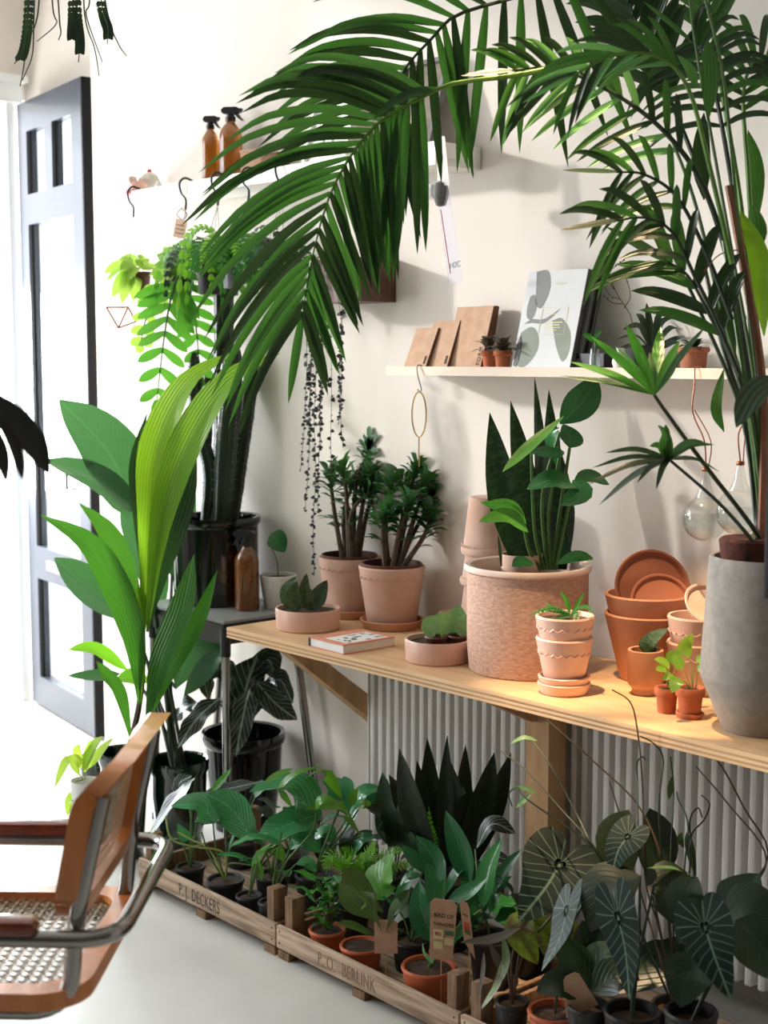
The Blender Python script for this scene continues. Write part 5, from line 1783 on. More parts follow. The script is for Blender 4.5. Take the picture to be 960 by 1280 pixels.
def ring_panel(fn, a, b, rim, rc, name, mat, th, inner_name=None):
    """rounded rectangular wooden frame; fn(u, v, w) -> point"""
    def rr(hw, hh, rad, n=6):
        out = []
        for cx, cy, a0 in ((hw - rad, hh - rad, 0), (-hw + rad, hh - rad, 90), (-hw + rad, -hh + rad, 180), (hw - rad, -hh + rad, 270)):
            for k in range(n + 1):
                g = R(a0 + 90 * k / n)
                out.append((cx + rad * math.cos(g), cy + rad * math.sin(g)))
        return out
    o_ = rr(a, b, rc); i_ = rr(a - rim, b - rim, max(rc - rim * .6, .01))
    n = len(o_)
    V = []
    for w_ in (-th / 2, th / 2):
        V += [fn(x, y, w_) for x, y in o_]
        V += [fn(x, y, w_) for x, y in i_]
    Fc = []
    for k in range(n):
        j = (k + 1) % n
        Fc += [(k, n + k, n + j, j), (2 * n + k, 2 * n + j, 3 * n + j, 3 * n + k), (k, j, 2 * n + j, 2 * n + k), (n + k, 3 * n + k, 3 * n + j, n + j)]
    mk(name, V, Fc, mat, t, True, None, 40)
    return a - rim, b - rim


# backrest
def back_pt(x, y, w_):
    zz = .725 + y
    lean = .028 + (.835 - zz) * .2
    curve = .045 * (1 - (x / .2) ** 2)
    top = max(0, (zz - .79)) * -.6
    return cl(lean + top - curve * .4 + w_ + .012, x, zz)


bw, bh = ring_panel(back_pt, .190, .112, .032, .055, 'backrest_frame', 'beech', .032)


def cane_net(fn, hw, hh, step, name, wid=.0030):
    m = MB()
    def strip(p, q):
        n = 6
        prev = None
        V = []; 
        for k in range(n + 1):
            x = p[0] + (q[0] - p[0]) * k / n; y = p[1] + (q[1] - p[1]) * k / n
            dx, dy = q[0] - p[0], q[1] - p[1]
            l = math.hypot(dx, dy) or 1
            ox, oy = -dy / l * wid / 2, dx / l * wid / 2
            V += [fn(x + ox, y + oy, 0.001), fn(x - ox, y - oy, 0.001)]
        m.add(V, [(2 * k, 2 * k + 1, 2 * k + 3, 2 * k + 2) for k in range(n)])
    x = -hw
    while x <= hw:
        for e in (-.0022, .0022): strip((x + e, -hh), (x + e, hh))
        x += step
    y = -hh
    while y <= hh:
        for e in (-.0022, .0022): strip((-hw, y + e), (hw, y + e))
        y += step
    k = -(hw + hh)
    while k <= hw + hh:
        for sg in (1, -1):
            xs = [max(-hw, min(hw, v)) for v in ((k - hh), (k + hh))]
            p = (xs[0] * 1.0, (xs[0] - k)); q = (xs[1], (xs[1] - k))
            if abs(p[1]) <= hh + 1e-6 and abs(q[1]) <= hh + 1e-6 and q[0] - p[0] > .004:
                strip((p[0] * sg, p[1]), (q[0] * sg, q[1]))
        k += step
    return tag(m.build(name, 'cane', t, False), kind='stuff')


cane_net(back_pt, bw + .004, bh + .004, .0165, 'back_cane')
def seat_pt(x, y, w_): return cl(.275 + y, x, .512 + w_)


sw_, sh_ = ring_panel(seat_pt, .205, .225, .034, .07, 'seat_frame', 'beech', .026)
cane_net(seat_pt, sw_ + .004, sh_ + .004, .0175, 'seat_cane')

# ================================================================== plants in the crates
DEFN[0] = V3((-.12, -.62, .72))
def crate_pot(x, y, z, rpx, label, mat, h=.085, group=None, name='potted_plant', soil='soil', Y=None):
    """nursery pot standing on the crate floor; rim centre seen at x, y; front row unless Y is given"""
    r = rpx * 3.2 / FPX
    for _ in range(2):
        p = on_y(x, y, -.636 + r + .002 if Y is None else Y)
        r = rpx * depth(p) / FPX
    z0 = .029 if z is None else z
    h = max(p.z - z0, .045)
    c = V3((p.x, p.y, z0))
    t = thing(name, c, label, 'plant', group)
    pot(t, c, r, r * .78, h, mat, rim_h=min(.010, h * .3), rim_t=.002, soil=.88, soilmat=soil, seg=28)
    return t, c + V3((0, 0, h * .88)), depth(p)


G1 = 'quilted pothos plants in the first crate'
t, b, d = crate_pot(282, 1098, None, 24, 'glossy quilted pothos in a black pot, front of the DECKERS crate', 'nursery_black', group=G1)
leaves(t, 'lf_pothos', d, [([270, 1028, 248, 1006, 214, 1008], 40, -.02, -.05, 0), ([316, 1050, 290, 1012, 258, 992], 44, -.02, -.03, 0), ([318, 1082, 296, 1070, 270, 1068], 13, -.06, -.1, 0), ([252, 1040, 236, 1050, 222, 1030], 18, .05, .05, 30), ([296, 1040, 290, 1055, 286, 1070], 24, .06, .06, 20)], 'round', fold=.2, nv=12, nu=6)
for px in ([270, 1060, 266, 1026], [288, 1060, 312, 1046], [286, 1080, 318, 1082], [262, 1070, 252, 1040], [283, 1060, 281, 1020]):
    stem(t, [b] + P(px, d, d - .02), .0026, 'stem_green')
stem(t, [b] + P([280, 1066, 240, 1058, 214, 1048, 207, 1020], d, d - .06), .0032, 'stem_pale', n=14)
stem(t, [b] + P([262, 1062, 240, 1050, 222, 1040], d, d + .02), .003, 'stem_pale')
t, b, d = crate_pot(311, 1118, None, 17, 'black potted pothos with the largest holed leaf in the DECKERS crate', 'nursery_black', group=G1)
leaves(t, 'lf_pothos', d, [([400, 1022, 358, 988, 312, 990], 80, .06, .0, 20), ([398, 1018, 362, 1030, 322, 1046], 46, .02, -.04, -20), ([352, 1056, 320, 1046, 288, 1058], 14, -.06, -.1, 0)], 'round', fold=.18, nv=14, nu=6, wave=.08)
leaves(t, 'lf_pothos_lime', d, [([328, 1100, 322, 1075, 338, 1055], 22, .0, .0, 0), ([335, 1060, 348, 1064, 356, 1078], 16, .02, 0, 0)], 'ovate')
for px in ([318, 1080, 330, 1100], [330, 1070, 370, 1040, 396, 1020], [322, 1090, 345, 1062], [326, 1070, 350, 1056]):
    stem(t, [b] + P(px, d, d), .0026, 'stem_green')
t, b, d = crate_pot(338, 1126, None, 16, 'upright stemmed pothos in a black pot beside the crate corner posts', 'nursery_black', group=G1)
leaves(t, 'lf_pothos', d, [([362, 1062, 378, 1050, 402, 1066], 26, .04, .06, 10), ([370, 1080, 384, 1078, 396, 1090], 18, .0, .0, 0), ([352, 1040, 372, 1034, 398, 1040], 22, .08, .1, 0)], 'ovate', nu=6)
leaves(t, 'lf_pothos_lime', d, [([395, 1012, 402, 1000, 420, 1000], 18, 0, 0, 0), ([366, 1010, 352, 985, 372, 966, 402, 958], 14, .1, .1, 0)], 'ovate')
for px in ([350, 1090, 362, 1062], [352, 1100, 370, 1080], [345, 1080, 352, 1040], [356, 1080, 390, 1040, 395, 1012]):
    stem(t, [b] + P(px, d, d + .02), .0026, 'stem_green')
t, b, d = crate_pot(238, 1082, None, 19, 'veined drooping alocasia in a black pot at the crate end near the chair', 'nursery_black')
leaves(t, 'lf_alo', d, [([244, 972, 222, 995, 186, 1046], 30, .04, -.1, 0), ([232, 1000, 224, 980, 240, 970], 22, .05, .05, 30), ([252, 992, 290, 985, 322, 978], 20, .1, .1, 20), ([350, 968, 368, 972, 395, 972], 14, .15, .18, 20), ([195, 1062, 196, 1080, 194, 1098], 22, -.12, -.14, 0, {'mat': 'lf_deep'})], 'lance', wave=.15, nu=6)
leaves(t, 'lf_fresh', d, [([262, 992, 275, 978, 290, 960], 10, .0, .0, 30)], 'lance')
for px in ([238, 1040, 244, 972], [240, 1040, 236, 1000], [244, 1040, 252, 992], [225, 1050, 200, 1055, 195, 1062]):
    stem(t, [b] + P(px, d, d + .02), .003, 'stem_green')
# filler plants at the back of crate one
t, b, d = crate_pot(392, 1092, None, 24, 'leafy pothos with upright lime leaves in the back of the DECKERS crate', 'nursery_black', group=G1, Y=-.44)
leaves(t, 'lf_pothos', d, [([436, 1020, 420, 985, 402, 975], 30, .1, .12, 20), ([440, 1015, 455, 990, 478, 985], 32, .08, .1, 0), ([425, 1010, 432, 985, 430, 970], 26, .14, .16, 30), ([450, 1010, 470, 1000, 478, 1012], 26, .1, .1, 10), ([430, 1040, 440, 1020, 448, 1005], 26, .12, .14, 0), ([420, 1050, 405, 1040, 392, 1050], 26, .05, .05, 0), ([440, 1070, 452, 1050, 470, 1045], 26, .1, .1, 0), ([400, 1060, 385, 1040, 368, 1035], 24, .1, .12, 0)], 'ovate', nu=6)
leaves(t, 'lf_pothos_lime', d, [([452, 1045, 425, 1010, 382, 1012], 40, .02, -.06, 0), ([428, 998, 405, 965, 380, 974], 16, .06, .02, 20), ([440, 1008, 442, 995, 448, 985], 12, .02, .02, 40), ([448, 1012, 456, 1005, 464, 1010], 14, .02, .02, 0), ([325, 990, 345, 972, 366, 960], 16, .12, .14, 20)], 'ovate', nu=6)
for px in ([405, 1060, 428, 998], [410, 1060, 436, 1020], [415, 1060, 452, 1045], [412, 1065, 448, 1012], [400, 1070, 425, 1010]):
    stem(t, [b] + P(px, d, d + .06), .0028, 'stem_green')
leaves(t, 'lf_dark', d, [([380 + 18 * k, 1075, 384 + 17 * k, 1050, 378 + 22 * k, 1030 + 8 * (k % 3)], 28, .12, .14) for k in range(6)], 'ovate')


def bushy(t, b, n, L, wd, mats, spread=.7, seedv=0, shape='ovate', rise=.9, stem_m='stem_green', wave=0.0):
    """free-standing leafy plant: arching petioles with a blade at the end of each"""
    rn = random.Random(seedv)
    for k in range(n):
        a = k * 2.399 + rn.uniform(-.3, .3)
        lv = (k + .5) / n
        l = L * rn.uniform(.75, 1.1)
        o_ = V3((math.cos(a), math.sin(a), 0))
        e = b + o_ * l * spread * (.25 + .6 * (1 - lv)) + V3((0, 0, l * rise * (.35 + .65 * lv)))
        stem(t, [b, b.lerp(e, .5) + V3((0, 0, l * .1)), e], max(.0012, wd * .05), stem_m, 'petiole', 5, 5)
        dv = (o_ * (1.0 - .35 * lv) + V3((0, 0, .25 + .7 * lv))).normalized()
        bl = wd * rn.uniform(1.5, 2.0)
        leaf3(t, [e, e + dv * bl * .5 + V3((0, 0, bl * .06)), e + dv * bl - V3((0, 0, bl * .22))], wd * rn.uniform(.85, 1.1), rn.choice(mats), shape, nv=8, nrm=V3((0, 0, 1)) - o_ * .3, wave=wave)


# ---- crate two
t, b, d = crate_pot(409, 1160, None, 24, 'lacy leaved young plant in a brown plastic pot behind the middle crate board', 'plastic_terracotta', h=.095)
rn = random.Random(31)
for k in range(34):
    a = k * 2.399
    z = .015 + .10 * (k / 34)
    q = b + V3((rn.uniform(-.018, .018), rn.uniform(-.018, .018), z))
    o_ = V3((math.cos(a), math.sin(a), rn.uniform(.0, .5))).normalized()
    l = rn.uniform(.035, .055)
    leaf3(t, [q, q + o_ * l * .5 + V3((0, 0, .005)), q + o_ * l - V3((0, 0, .008))], l * .38, rn.choice(['lf_fern', 'lf_fresh', 'lf_fern', 'lf_dark', 'lf_fern_lime']), 'lance', nv=6, wave=.35, nrm=V3((0, 0, 1)))
for k in range(6):
    stem(t, [b, b + V3((rn.uniform(-.03, .03), rn.uniform(-.03, .03), .09))], .0018, 'stem_brown', seg=5, n=3)
leaves(t, 'lf_fern', d, [([404, 1120, 392, 1098, 366, 1088], 14, -.02, -.06), ([396, 1130, 380, 1112, 362, 1108], 12, -.04, -.08), ([410, 1120, 418, 1102, 432, 1096], 16, .0, .0), ([404, 1125, 402, 1110, 398, 1100], 14, -.02, -.03)], 'lance', wave=.3)
t, b, d = crate_pot(440, 1120, None, 24, 'bright lime fern with crinkled fronds behind the lacy plant', 'nursery_black', Y=-.47)
for px in ([445, 1110, 430, 1075, 412, 1070, 408, 1092], [445, 1110, 440, 1070, 425, 1060], [448, 1110, 455, 1075, 475, 1060], [448, 1110, 465, 1080, 490, 1072], [448, 1110, 470, 1085, 500, 1085], [446, 1110, 448, 1085, 458, 1065], [446, 1110, 436, 1085, 440, 1072], [448, 1110, 475, 1095, 495, 1100], [448, 1110, 480, 1070, 510, 1062], [447, 1110, 462, 1070, 470, 1050], [450, 1110, 490, 1085, 525, 1078], [446, 1110, 425, 1080, 404, 1076]):
    fern_frond(t, P(px, d, d - .03), .028, rn.choice(['lf_fern_lime', 'lf_fern_lime', 'lf_fern']), 14)
bushy(t, b, 9, .10, .03, ['lf_fern_lime', 'lf_fresh'], seedv=8)
t, b, d = crate_pot(452, 1180, None, 28, 'silvery ruffled leaf plant in brown pot left of the paper tags', 'plastic_terracotta', h=.10)
leaves(t, 'lf_fresh', d, [([480, 1125, 476, 1100, 492, 1066], 52, -.02, .0, 0)], 'round', wave=.15, nu=6)
leaves(t, 'lf_olive', d, [([478, 1140, 450, 1110, 428, 1085], 30, -.02, .0, 10), ([470, 1150, 445, 1130, 424, 1104], 28, -.05, -.05, 0), ([476, 1165, 462, 1130, 445, 1118], 26, -.09, -.12, 0), ([482, 1165, 492, 1140, 500, 1130], 28, -.09, -.12, 0), ([470, 1170, 445, 1160, 422, 1155], 26, -.08, -.12, 0), ([484, 1150, 500, 1130, 512, 1112], 20, .0, .0, 20), ([486, 1160, 510, 1140, 528, 1140], 24, .02, .02, 0)], 'paddle', nu=6)
leaves(t, 'lf_deep', d, [([492, 1140, 505, 1110, 520, 1080], 18, .04, .06, 20), ([500, 1108, 512, 1096, 528, 1094], 16, .02, .02, 0)], 'lance')


def paper_tag(pts, label, d, lines, stake=True):
    """kraft card hanging on a wire: four pixel corners, clockwise from top left"""
    d = depth(on_y(sum(pts[0::2]) / 4, sum(pts[1::2]) / 4, d))
    Q = P(pts, d)
    t = thing('plant_tag', V3(Q[2]), label, 'tag')
    bk = FH * .0012
    a, b_, c_, e = Q
    # clipped top corners
    ol = [a.lerp(b_, .16), a.lerp(b_, .84), b_.lerp(c_, .08), c_, e, a.lerp(e, .08)]
    n = len(ol)
    MB().add(ol + [p + bk for p in ol], [tuple(range(n))[::-1], tuple(range(n, 2 * n))] + [(i, (i + 1) % n, n + (i + 1) % n, n + i) for i in range(n)]).build('card', 'kraft', t, False)
    xd = (b_ - a); yd = (a - e)
    for (txt, sz, u, v, mt) in lines:
        text_mesh(t, txt, sz, a + xd * u - yd * v - FH * .0006, xd, yd, mt, align='CENTER', spacing=.95)
    lo = (c_ + e) / 2
    MB().tube([(a + b_) / 2 + bk * 2, lo + bk * 2, V3((lo.x + bk.x * 2, lo.y + bk.y * 2, .045))], .0013, 5).build('stake', 'timber', t)
    return t, a, xd, yd


tt, a, xd, yd = paper_tag([538, 1122, 572, 1127, 566, 1200, 537, 1198], 'kraft plant tag reading BIRD OF PARADISE in the middle crate', -.585, [('BIRD OF', .0120, .5, .30, 'ink'), ('PARADISE', .0105, .5, .44, 'ink')])
def tagpatch(u0, u1, v0, v1, mt, nm='printed_patch'):
    q = [a + xd * u0 - yd * v1 - FH * .0006, a + xd * u1 - yd * v1 - FH * .0006, a + xd * u1 - yd * v0 - FH * .0006, a + xd * u0 - yd * v0 - FH * .0006]
    MB().hexa([p for p in q] + [p - FH * .0003 for p in q]).build(nm, mt, tt, False)
tagpatch(.12, .48, .50, .66, 'print_gold'); tagpatch(.54, .88, .50, .58, 'print_leaf'); tagpatch(.18, .42, .54, .60, 'print_red'); tagpatch(.54, .86, .62, .74, 'print_gold'); tagpatch(.14, .46, .70, .82, 'print_gold'); tagpatch(.3, .62, .59, .61, 'print_red')
tt, a, xd, yd = paper_tag([574, 1124, 586, 1130, 594, 1200, 580, 1176], 'narrow edge-on kraft plant tag beside the BIRD OF PARADISE tag', -.565, [('BIRD', .006, .5, .35, 'ink')])
tagpatch(.2, .8, .50, .70, 'print_red'); tagpatch(.2, .8, .62, .78, 'print_leaf')
tt, a, xd, yd = paper_tag([468, 1150, 497, 1150, 497, 1192, 468, 1192], 'plain kraft plant tag standing among the olive leaves', -.60, [])

t, b, d = crate_pot(536, 1206, None, 35, 'bird of paradise seedling in an orange plastic pot by the crate end', 'plastic_terracotta', h=.115)
leaves(t, 'lf_deep', d, [([548, 1130, 545, 1080, 520, 1044], 34, .06, .1, 0), ([546, 1140, 542, 1110, 533, 1078], 22, .02, .04, 30), ([588, 1105, 575, 1060, 557, 1013], 36, .1, .14, 0), ([604, 1135, 610, 1090, 628, 1046], 32, .04, .06, 10), ([545, 1180, 528, 1140, 524, 1100], 38, .04, .06, 10), ([560, 1125, 585, 1115, 610, 1096], 22, .02, .0, 20), ([548, 1095, 520, 1075, 502, 1056], 20, .12, .14, 0), ([612, 1115, 632, 1085, 652, 1062], 18, .1, .1, 20), ([552, 1130, 553, 1110, 556, 1098], 10, 0, 0, 40), ([556, 1120, 572, 1090, 590, 1080], 20, .12, .12, 0)], 'ovate', nu=6, fold=.22, nv=12)
for px in ([546, 1170, 548, 1130], [552, 1170, 588, 1105], [560, 1170, 604, 1135], [544, 1190, 545, 1180], [556, 1160, 560, 1125]):
    stem(t, [b] + P(px, d, d + .05), .0032, 'stem_green')
leaves(t, 'lf_hoya', d, [([540, 1205, 532, 1190, 528, 1178], 14, -.03, -.05, 0), ([540, 1205, 545, 1188, 552, 1182], 14, -.03, -.05, 0)], 'ovate')
# velvet dark rosette behind it (right of the seedling)
t, b, d = crate_pot(615, 1170, None, 30, 'glossy dark ruffled leafy plant right of the orange plastic pot', 'nursery_black', Y=-.42)
leaves(t, 'lf_deep', d, [([598, 1140, 592, 1120, 575, 1100], 26, 0, 0), ([610, 1145, 625, 1130, 645, 1130], 34, -.02, -.05), ([604, 1150, 585, 1140, 570, 1140], 30, -.02, -.05), ([612, 1140, 622, 1110, 640, 1095], 28, .04, .05), ([606, 1140, 600, 1120, 605, 1100], 30, .04, .05), ([618, 1150, 640, 1145, 655, 1160], 28, -.04, -.06), ([600, 1155, 580, 1160, 568, 1180], 30, -.04, -.08), ([604, 1100, 590, 1085, 575, 1084], 26, .1, .1)], 'ovate', wave=.25, nu=6)
leaves(t, 'lf_alo', d, [([596, 1060, 615, 1030, 645, 1042], 30, .12, .1, 0), ([600, 1075, 618, 1070, 640, 1078], 20, .1, .08, 0)], 'ovate', nu=6)
stem(t, [b] + P([600, 1120, 594, 1062], d, d + .1), .003, 'stem_green')

# ---- black snake plant standing behind the crates
t, b, d = crate_pot(560, 1095, None, 36, 'black leaved snake plant standing against the radiator', 'nursery_black', Y=-.345)
d += .12
b = b + FH * .12
tips = [(499, 935, 34), (521, 950, 22), (534, 922, 32), (559, 918, 22), (564, 953, 36), (582, 930, 26), (618, 940, 34), (639, 940, 30), (486, 968, 26), (590, 985, 22), (548, 985, 26), (575, 970, 24), (610, 980, 26)]
for k, (x, y, wpx) in enumerate(tips):
    bx = 560 + (x - 560) * .26
    leaf3(t, P([bx, 1090, (bx * .45 + x * .55) + (-3 if x < 560 else 3), 1010, x, y], d + .05 * (k % 3 - 1), d + .07 * (k % 3 - 1)), wpx * d / FPX, 'lf_snake_black', 'spear', fold=.25, nv=14, roll=R(random.uniform(-25, 25)), nrm=(CAM - b).normalized())
# broad dark leaves between pothos and snake plant
t, b, d = crate_pot(494, 1092, None, 20, 'dark broad leaved plant between the pothos and the black snake plant', 'nursery_black', Y=-.34)
d += .05
leaves(t, 'lf_dark', d, [([490, 1060, 486, 1020, 478, 965], 40, .06, .1, 10), ([505, 1055, 485, 1020, 458, 1010], 40, -.02, -.04, 0), ([500, 1065, 495, 1040, 470, 1018], 36, .0, .0, 20), ([480, 1050, 500, 1010, 520, 990], 24, .1, .12, 0)], 'ovate', nu=6)
leaves(t, 'lf_deep', d, [([478, 1018, 492, 1008, 510, 1010], 14, 0, 0, 20)], 'lance')
for px in ([495, 1062], [500, 1060], [485, 1055]):
    stem(t, [b, at(px[0], px[1], d)], .003, 'stem_dark')
t, b, d = crate_pot(503, 1112, None, 16, 'small lime ferny plant squeezed in front of the black snake plant', 'nursery_black', Y=-.42)
for px in ([530, 1090, 538, 1050, 536, 1008], [530, 1090, 526, 1050, 530, 1020], [532, 1090, 528, 1060, 518, 1040], [532, 1090, 545, 1060, 540, 1030]):
    fern_frond(t, P(px, d + .05, d + .06), .012, 'lf_fern_lime', 14)
leaves(t, 'lf_dark', d, [([520, 1080, 512, 1050, 506, 1040], 22, .05, .05), ([525, 1080, 520, 1050, 516, 1035], 20, .06, .06), ([528, 1085, 512, 1070, 500, 1075], 20, .02, .0)], 'ovate')

# leafy fillers in the back rows of the first two crates
for (X, Y, n, L, wd, mats, lab, sd) in (
        (-3.06, -.40, 9, .15, .040, ['lf_deep', 'lf_pothos'], 'bushy green plant at the back of the crate end beside the glazed pots', 41),
        (-2.89, -.36, 9, .17, .042, ['lf_pothos', 'lf_dark'], 'dark glossy plant in the back row behind the quilted pothos leaves', 42),
        (-2.80, -.49, 8, .11, .034, ['lf_pothos', 'lf_deep'], 'low glossy plant in front of the crate corner posts', 43),
        (-2.27, -.50, 9, .12, .036, ['lf_dark', 'lf_deep'], 'shadowed leafy plant between the olive leaves and the orange pot', 45),
        (-2.08, -.318, 9, .17, .044, ['lf_dark', 'lf_deep'], 'tall dark leafy plant at the wooden table leg', 46)):
    c = V3((X, Y, .029))
    t = thing('potted_leafy_plant', c, lab, 'plant', 'leafy fillers in the crates')
    pot(t, c, .045, .036, .07, 'nursery_black', rim_h=.008, rim_t=.002, soil=.88, seg=24)
    bushy(t, c + V3((0, 0, .06)), n, L, wd, mats, .75, sd)
DEFN[0] = None

# ================================================================== dark corner: veined anthuriums, begonia, climbers
t, b, d = crate_pot(694, 1262, None, 35, 'white veined anthurium in a brown plastic pot, leftmost of the veined plants', 'plastic_terracotta', h=.11)
for px, wpx, a0, a1, ro in (([700, 1080, 682, 1110, 648, 1152], 104, .05, .0, 0), ([708, 1136, 700, 1172, 677, 1214], 62, -.12, -.18, 58), ([742, 1085, 735, 1112, 722, 1140], 66, .12, .1, 20), ([748, 1100, 765, 1120, 770, 1150], 56, .12, .1, -20)):
    heart_leaf(t, px, wpx, d + a0, d + a1, 'lf_anth', R(ro))
for px in ([700, 1180, 705, 1120, 698, 1084], [700, 1200, 716, 1160, 710, 1134], [704, 1180, 735, 1120, 742, 1092]):
    stem(t, [b] + P(px, d + .02, d), .0028, 'stem_dark')
# begonia in front of it
t, b, d = crate_pot(640, 1250, None, 22, 'patterned brown and lime begonia between the crates', 'nursery_black', h=.09)
leaves(t, 'lf_begonia', d, [([708, 1140, 680, 1130, 646, 1135], 34, .0, -.05, 0), ([664, 1145, 650, 1165, 672, 1205], 40, -.04, -.06, 0), ([690, 1145, 708, 1160, 725, 1170], 36, .05, .05, 0), ([668, 1150, 690, 1175, 685, 1200], 44, .0, .0, 0)], 'round', nu=6)
leaves(t, 'lf_grey', d, [([650, 1160, 615, 1175, 575, 1178], 18, -.1, -.14, 20), ([628, 1165, 632, 1210, 600, 1262], 14, -.08, -.1, 40, {'mat': 'lf_olive'}), ([605, 1190, 604, 1215, 598, 1248], 8, -.06, -.06, 40), ([612, 1180, 622, 1200, 632, 1225], 10, -.05, -.05, 30)], 'lance')
leaves(t, 'lf_begonia', d, [([628, 1200, 622, 1230, 602, 1262], 12, -.1, -.12, 30)], 'lance')
for px in ([650, 1190, 664, 1145], [655, 1190, 690, 1145], [640, 1200, 650, 1160], [636, 1220, 628, 1165]):
    stem(t, [b] + P(px, d, d - .02), .0028, 'stem_brown')
# middle anthurium with plain broad leaves
t, b, d = crate_pot(790, 1262, None, 36, 'dark anthurium with a long drooping white veined leaf in the middle of the corner', 'nursery_black', h=.11)
heart_leaf(t, [772, 1145, 782, 1190, 787, 1250], 62, d - .1, d - .14, 'lf_anth', R(35))
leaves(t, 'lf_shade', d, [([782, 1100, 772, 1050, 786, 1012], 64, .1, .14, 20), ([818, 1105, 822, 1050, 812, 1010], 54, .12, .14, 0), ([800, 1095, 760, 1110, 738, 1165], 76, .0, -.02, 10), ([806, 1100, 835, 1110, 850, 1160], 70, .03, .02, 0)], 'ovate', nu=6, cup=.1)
heart_leaf(t, [785, 1045, 772, 1065, 765, 1095], 52, d + .04, d + .02, 'lf_anth', R(20))
for px in ([790, 1190, 780, 1100, 772, 1144], [792, 1190, 782, 1100], [800, 1190, 818, 1105], [798, 1190, 800, 1095]):
    stem(t, [b] + P(px, d + .05, d), .003, 'stem_dark')
# right anthurium
t, b, d = crate_pot(864, 1262, None, 34, 'dark anthurium with a broad white veined leaf at the right edge', 'nursery_black', h=.11)
heart_leaf(t, [881, 1158, 893, 1195, 914, 1250], 74, d - .1, d - .16, 'lf_anth', R(5))
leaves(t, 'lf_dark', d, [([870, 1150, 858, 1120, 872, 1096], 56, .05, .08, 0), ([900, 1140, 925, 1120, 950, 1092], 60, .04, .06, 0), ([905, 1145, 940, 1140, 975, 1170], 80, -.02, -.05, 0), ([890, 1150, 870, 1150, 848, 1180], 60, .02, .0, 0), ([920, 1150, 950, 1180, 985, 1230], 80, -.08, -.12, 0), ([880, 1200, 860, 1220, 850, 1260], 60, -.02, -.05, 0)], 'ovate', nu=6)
for px in ([895, 1200, 885, 1170, 881, 1156], [900, 1200, 900, 1140], [898, 1200, 870, 1150]):
    stem(t, [b] + P(px, d + .03, d), .003, 'stem_dark')
# extra dark foliage in the gap
t, b, d = crate_pot(735, 1255, None, 27, 'shadowed leafy plant between the two left anthuriums', 'nursery_black', h=.1)
d += .06
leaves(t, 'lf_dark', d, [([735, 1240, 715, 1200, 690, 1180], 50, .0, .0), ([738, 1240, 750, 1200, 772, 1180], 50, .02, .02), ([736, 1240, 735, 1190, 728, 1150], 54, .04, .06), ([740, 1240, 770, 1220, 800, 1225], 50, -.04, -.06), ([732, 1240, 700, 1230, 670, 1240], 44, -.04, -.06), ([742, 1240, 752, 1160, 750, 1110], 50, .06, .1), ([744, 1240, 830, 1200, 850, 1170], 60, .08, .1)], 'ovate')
tt, a, xd, yd = paper_tag([704, 1222, 722, 1214, 748, 1256, 708, 1272], 'crumpled kraft plant tag in the dark among the veined leaves', -.61, [('x o', .007, .5, .4, 'print_red')])

# climbing hoya with bare curling runners
t, b, d = crate_pot(845, 1255, None, 32, 'hoya with long bare curling runners reaching over the table edge', 'nursery_black', Y=-.43)
runs = [[745, 1062, 700, 1010, 660, 965, 625, 938], [743, 1063, 722, 1020, 690, 960, 667, 928], [832, 1090, 800, 1010, 740, 950, 684, 900], [807, 1100, 803, 980, 797, 915, 788, 878, 765, 862], [826, 1060, 824, 1000, 829, 950, 818, 930, 800, 920], [960, 1072, 930, 1010, 900, 955, 880, 940, 853, 932], [958, 1076, 910, 1005, 870, 958], [800, 1060, 797, 985, 796, 955, 803, 946, 806, 950], [852, 1290, 820, 1180, 790, 1080, 775, 1020, 762, 978], [838, 1080, 842, 990, 838, 946], [862, 1090, 864, 1045, 880, 1025, 887, 1005, 877, 994], [856, 1080, 860, 1030, 848, 1000, 846, 990], [745, 1063, 660, 1000, 648, 985, 636, 992, 640, 1008], [868, 1090, 862, 1030, 872, 1010, 878, 1022]]
for k, px in enumerate(runs):
    pts = P(px, d - .02, d - .02 + (.16 if k not in (3, 4, 5) else -.02))
    if k not in (8,):
        e = pts[0]
        root = b if e.z > b.z else b
        pts = [b, b.lerp(e, .55) + V3((0, 0, .02))] + pts
    stem(t, pts, [.0022, .0014], 'stem_brown' if k in (2, 8, 6, 5, 3) else 'stem_dark', 'runner', 5, 26)
leaves(t, 'lf_olive', d, [([672, 926, 655, 922, 637, 930], 7, .12, .12, 0, {'mat': 'lf_hoya'}), ([664, 992, 655, 1000, 645, 1010], 8, .12, .12, 0, {'mat': 'lf_hoya'}), ([640, 985, 655, 985, 672, 992], 6, .12, .12, 30, {'mat': 'lf_hoya'}), ([868, 1095, 840, 1085, 808, 1085], 8, -.05, -.1, 20, {'mat': 'lf_hoya'}), ([836, 1000, 838, 985, 840, 970], 8, .0, .0, 20), ([855, 1060, 850, 1050, 853, 1040], 9, 0, 0, 0), ([870, 1096, 862, 1060, 858, 1040], 12, .02, .02, 0)], 'lance')

# ================================================================== palm in the tall grey vase
DEFN[0] = None
c = stand(962, 924, TZ, .072)
c.y = min(c.y, -.135)
t = thing('potted_palm', c, 'big arching kentia palm in a tall grey faceted stoneware vase', 'palm')
h = .335
prv = [(0, 0), (.068, 0), (.072, .003), (.112, .098), (.1145, .11), (.104, h - .03), (.1015, h - .004), (.099, h), (.093, h - .002), (.091, h - .05), (.09, h * .5), (0, h * .5)]
MB().lathe(prv, c, 14 if False else 48).build('vase', 'stoneware_grey', t)
MB().lathe([(0, h * .86), (.05, h * .9), (.092, h * .85)], c, 20).build('soil', 'soil', t)
q = c + V3((0, 0, h - .02)) - RGT * .03
MB().lathe([(0, 0), (.05, 0), (.056, .05), (.05, .055), (0, .05)], q, 24).build('root_ball', 'coir', t)
base = c + V3((0, 0, h + .01)) - RGT * .02
db = depth(c)


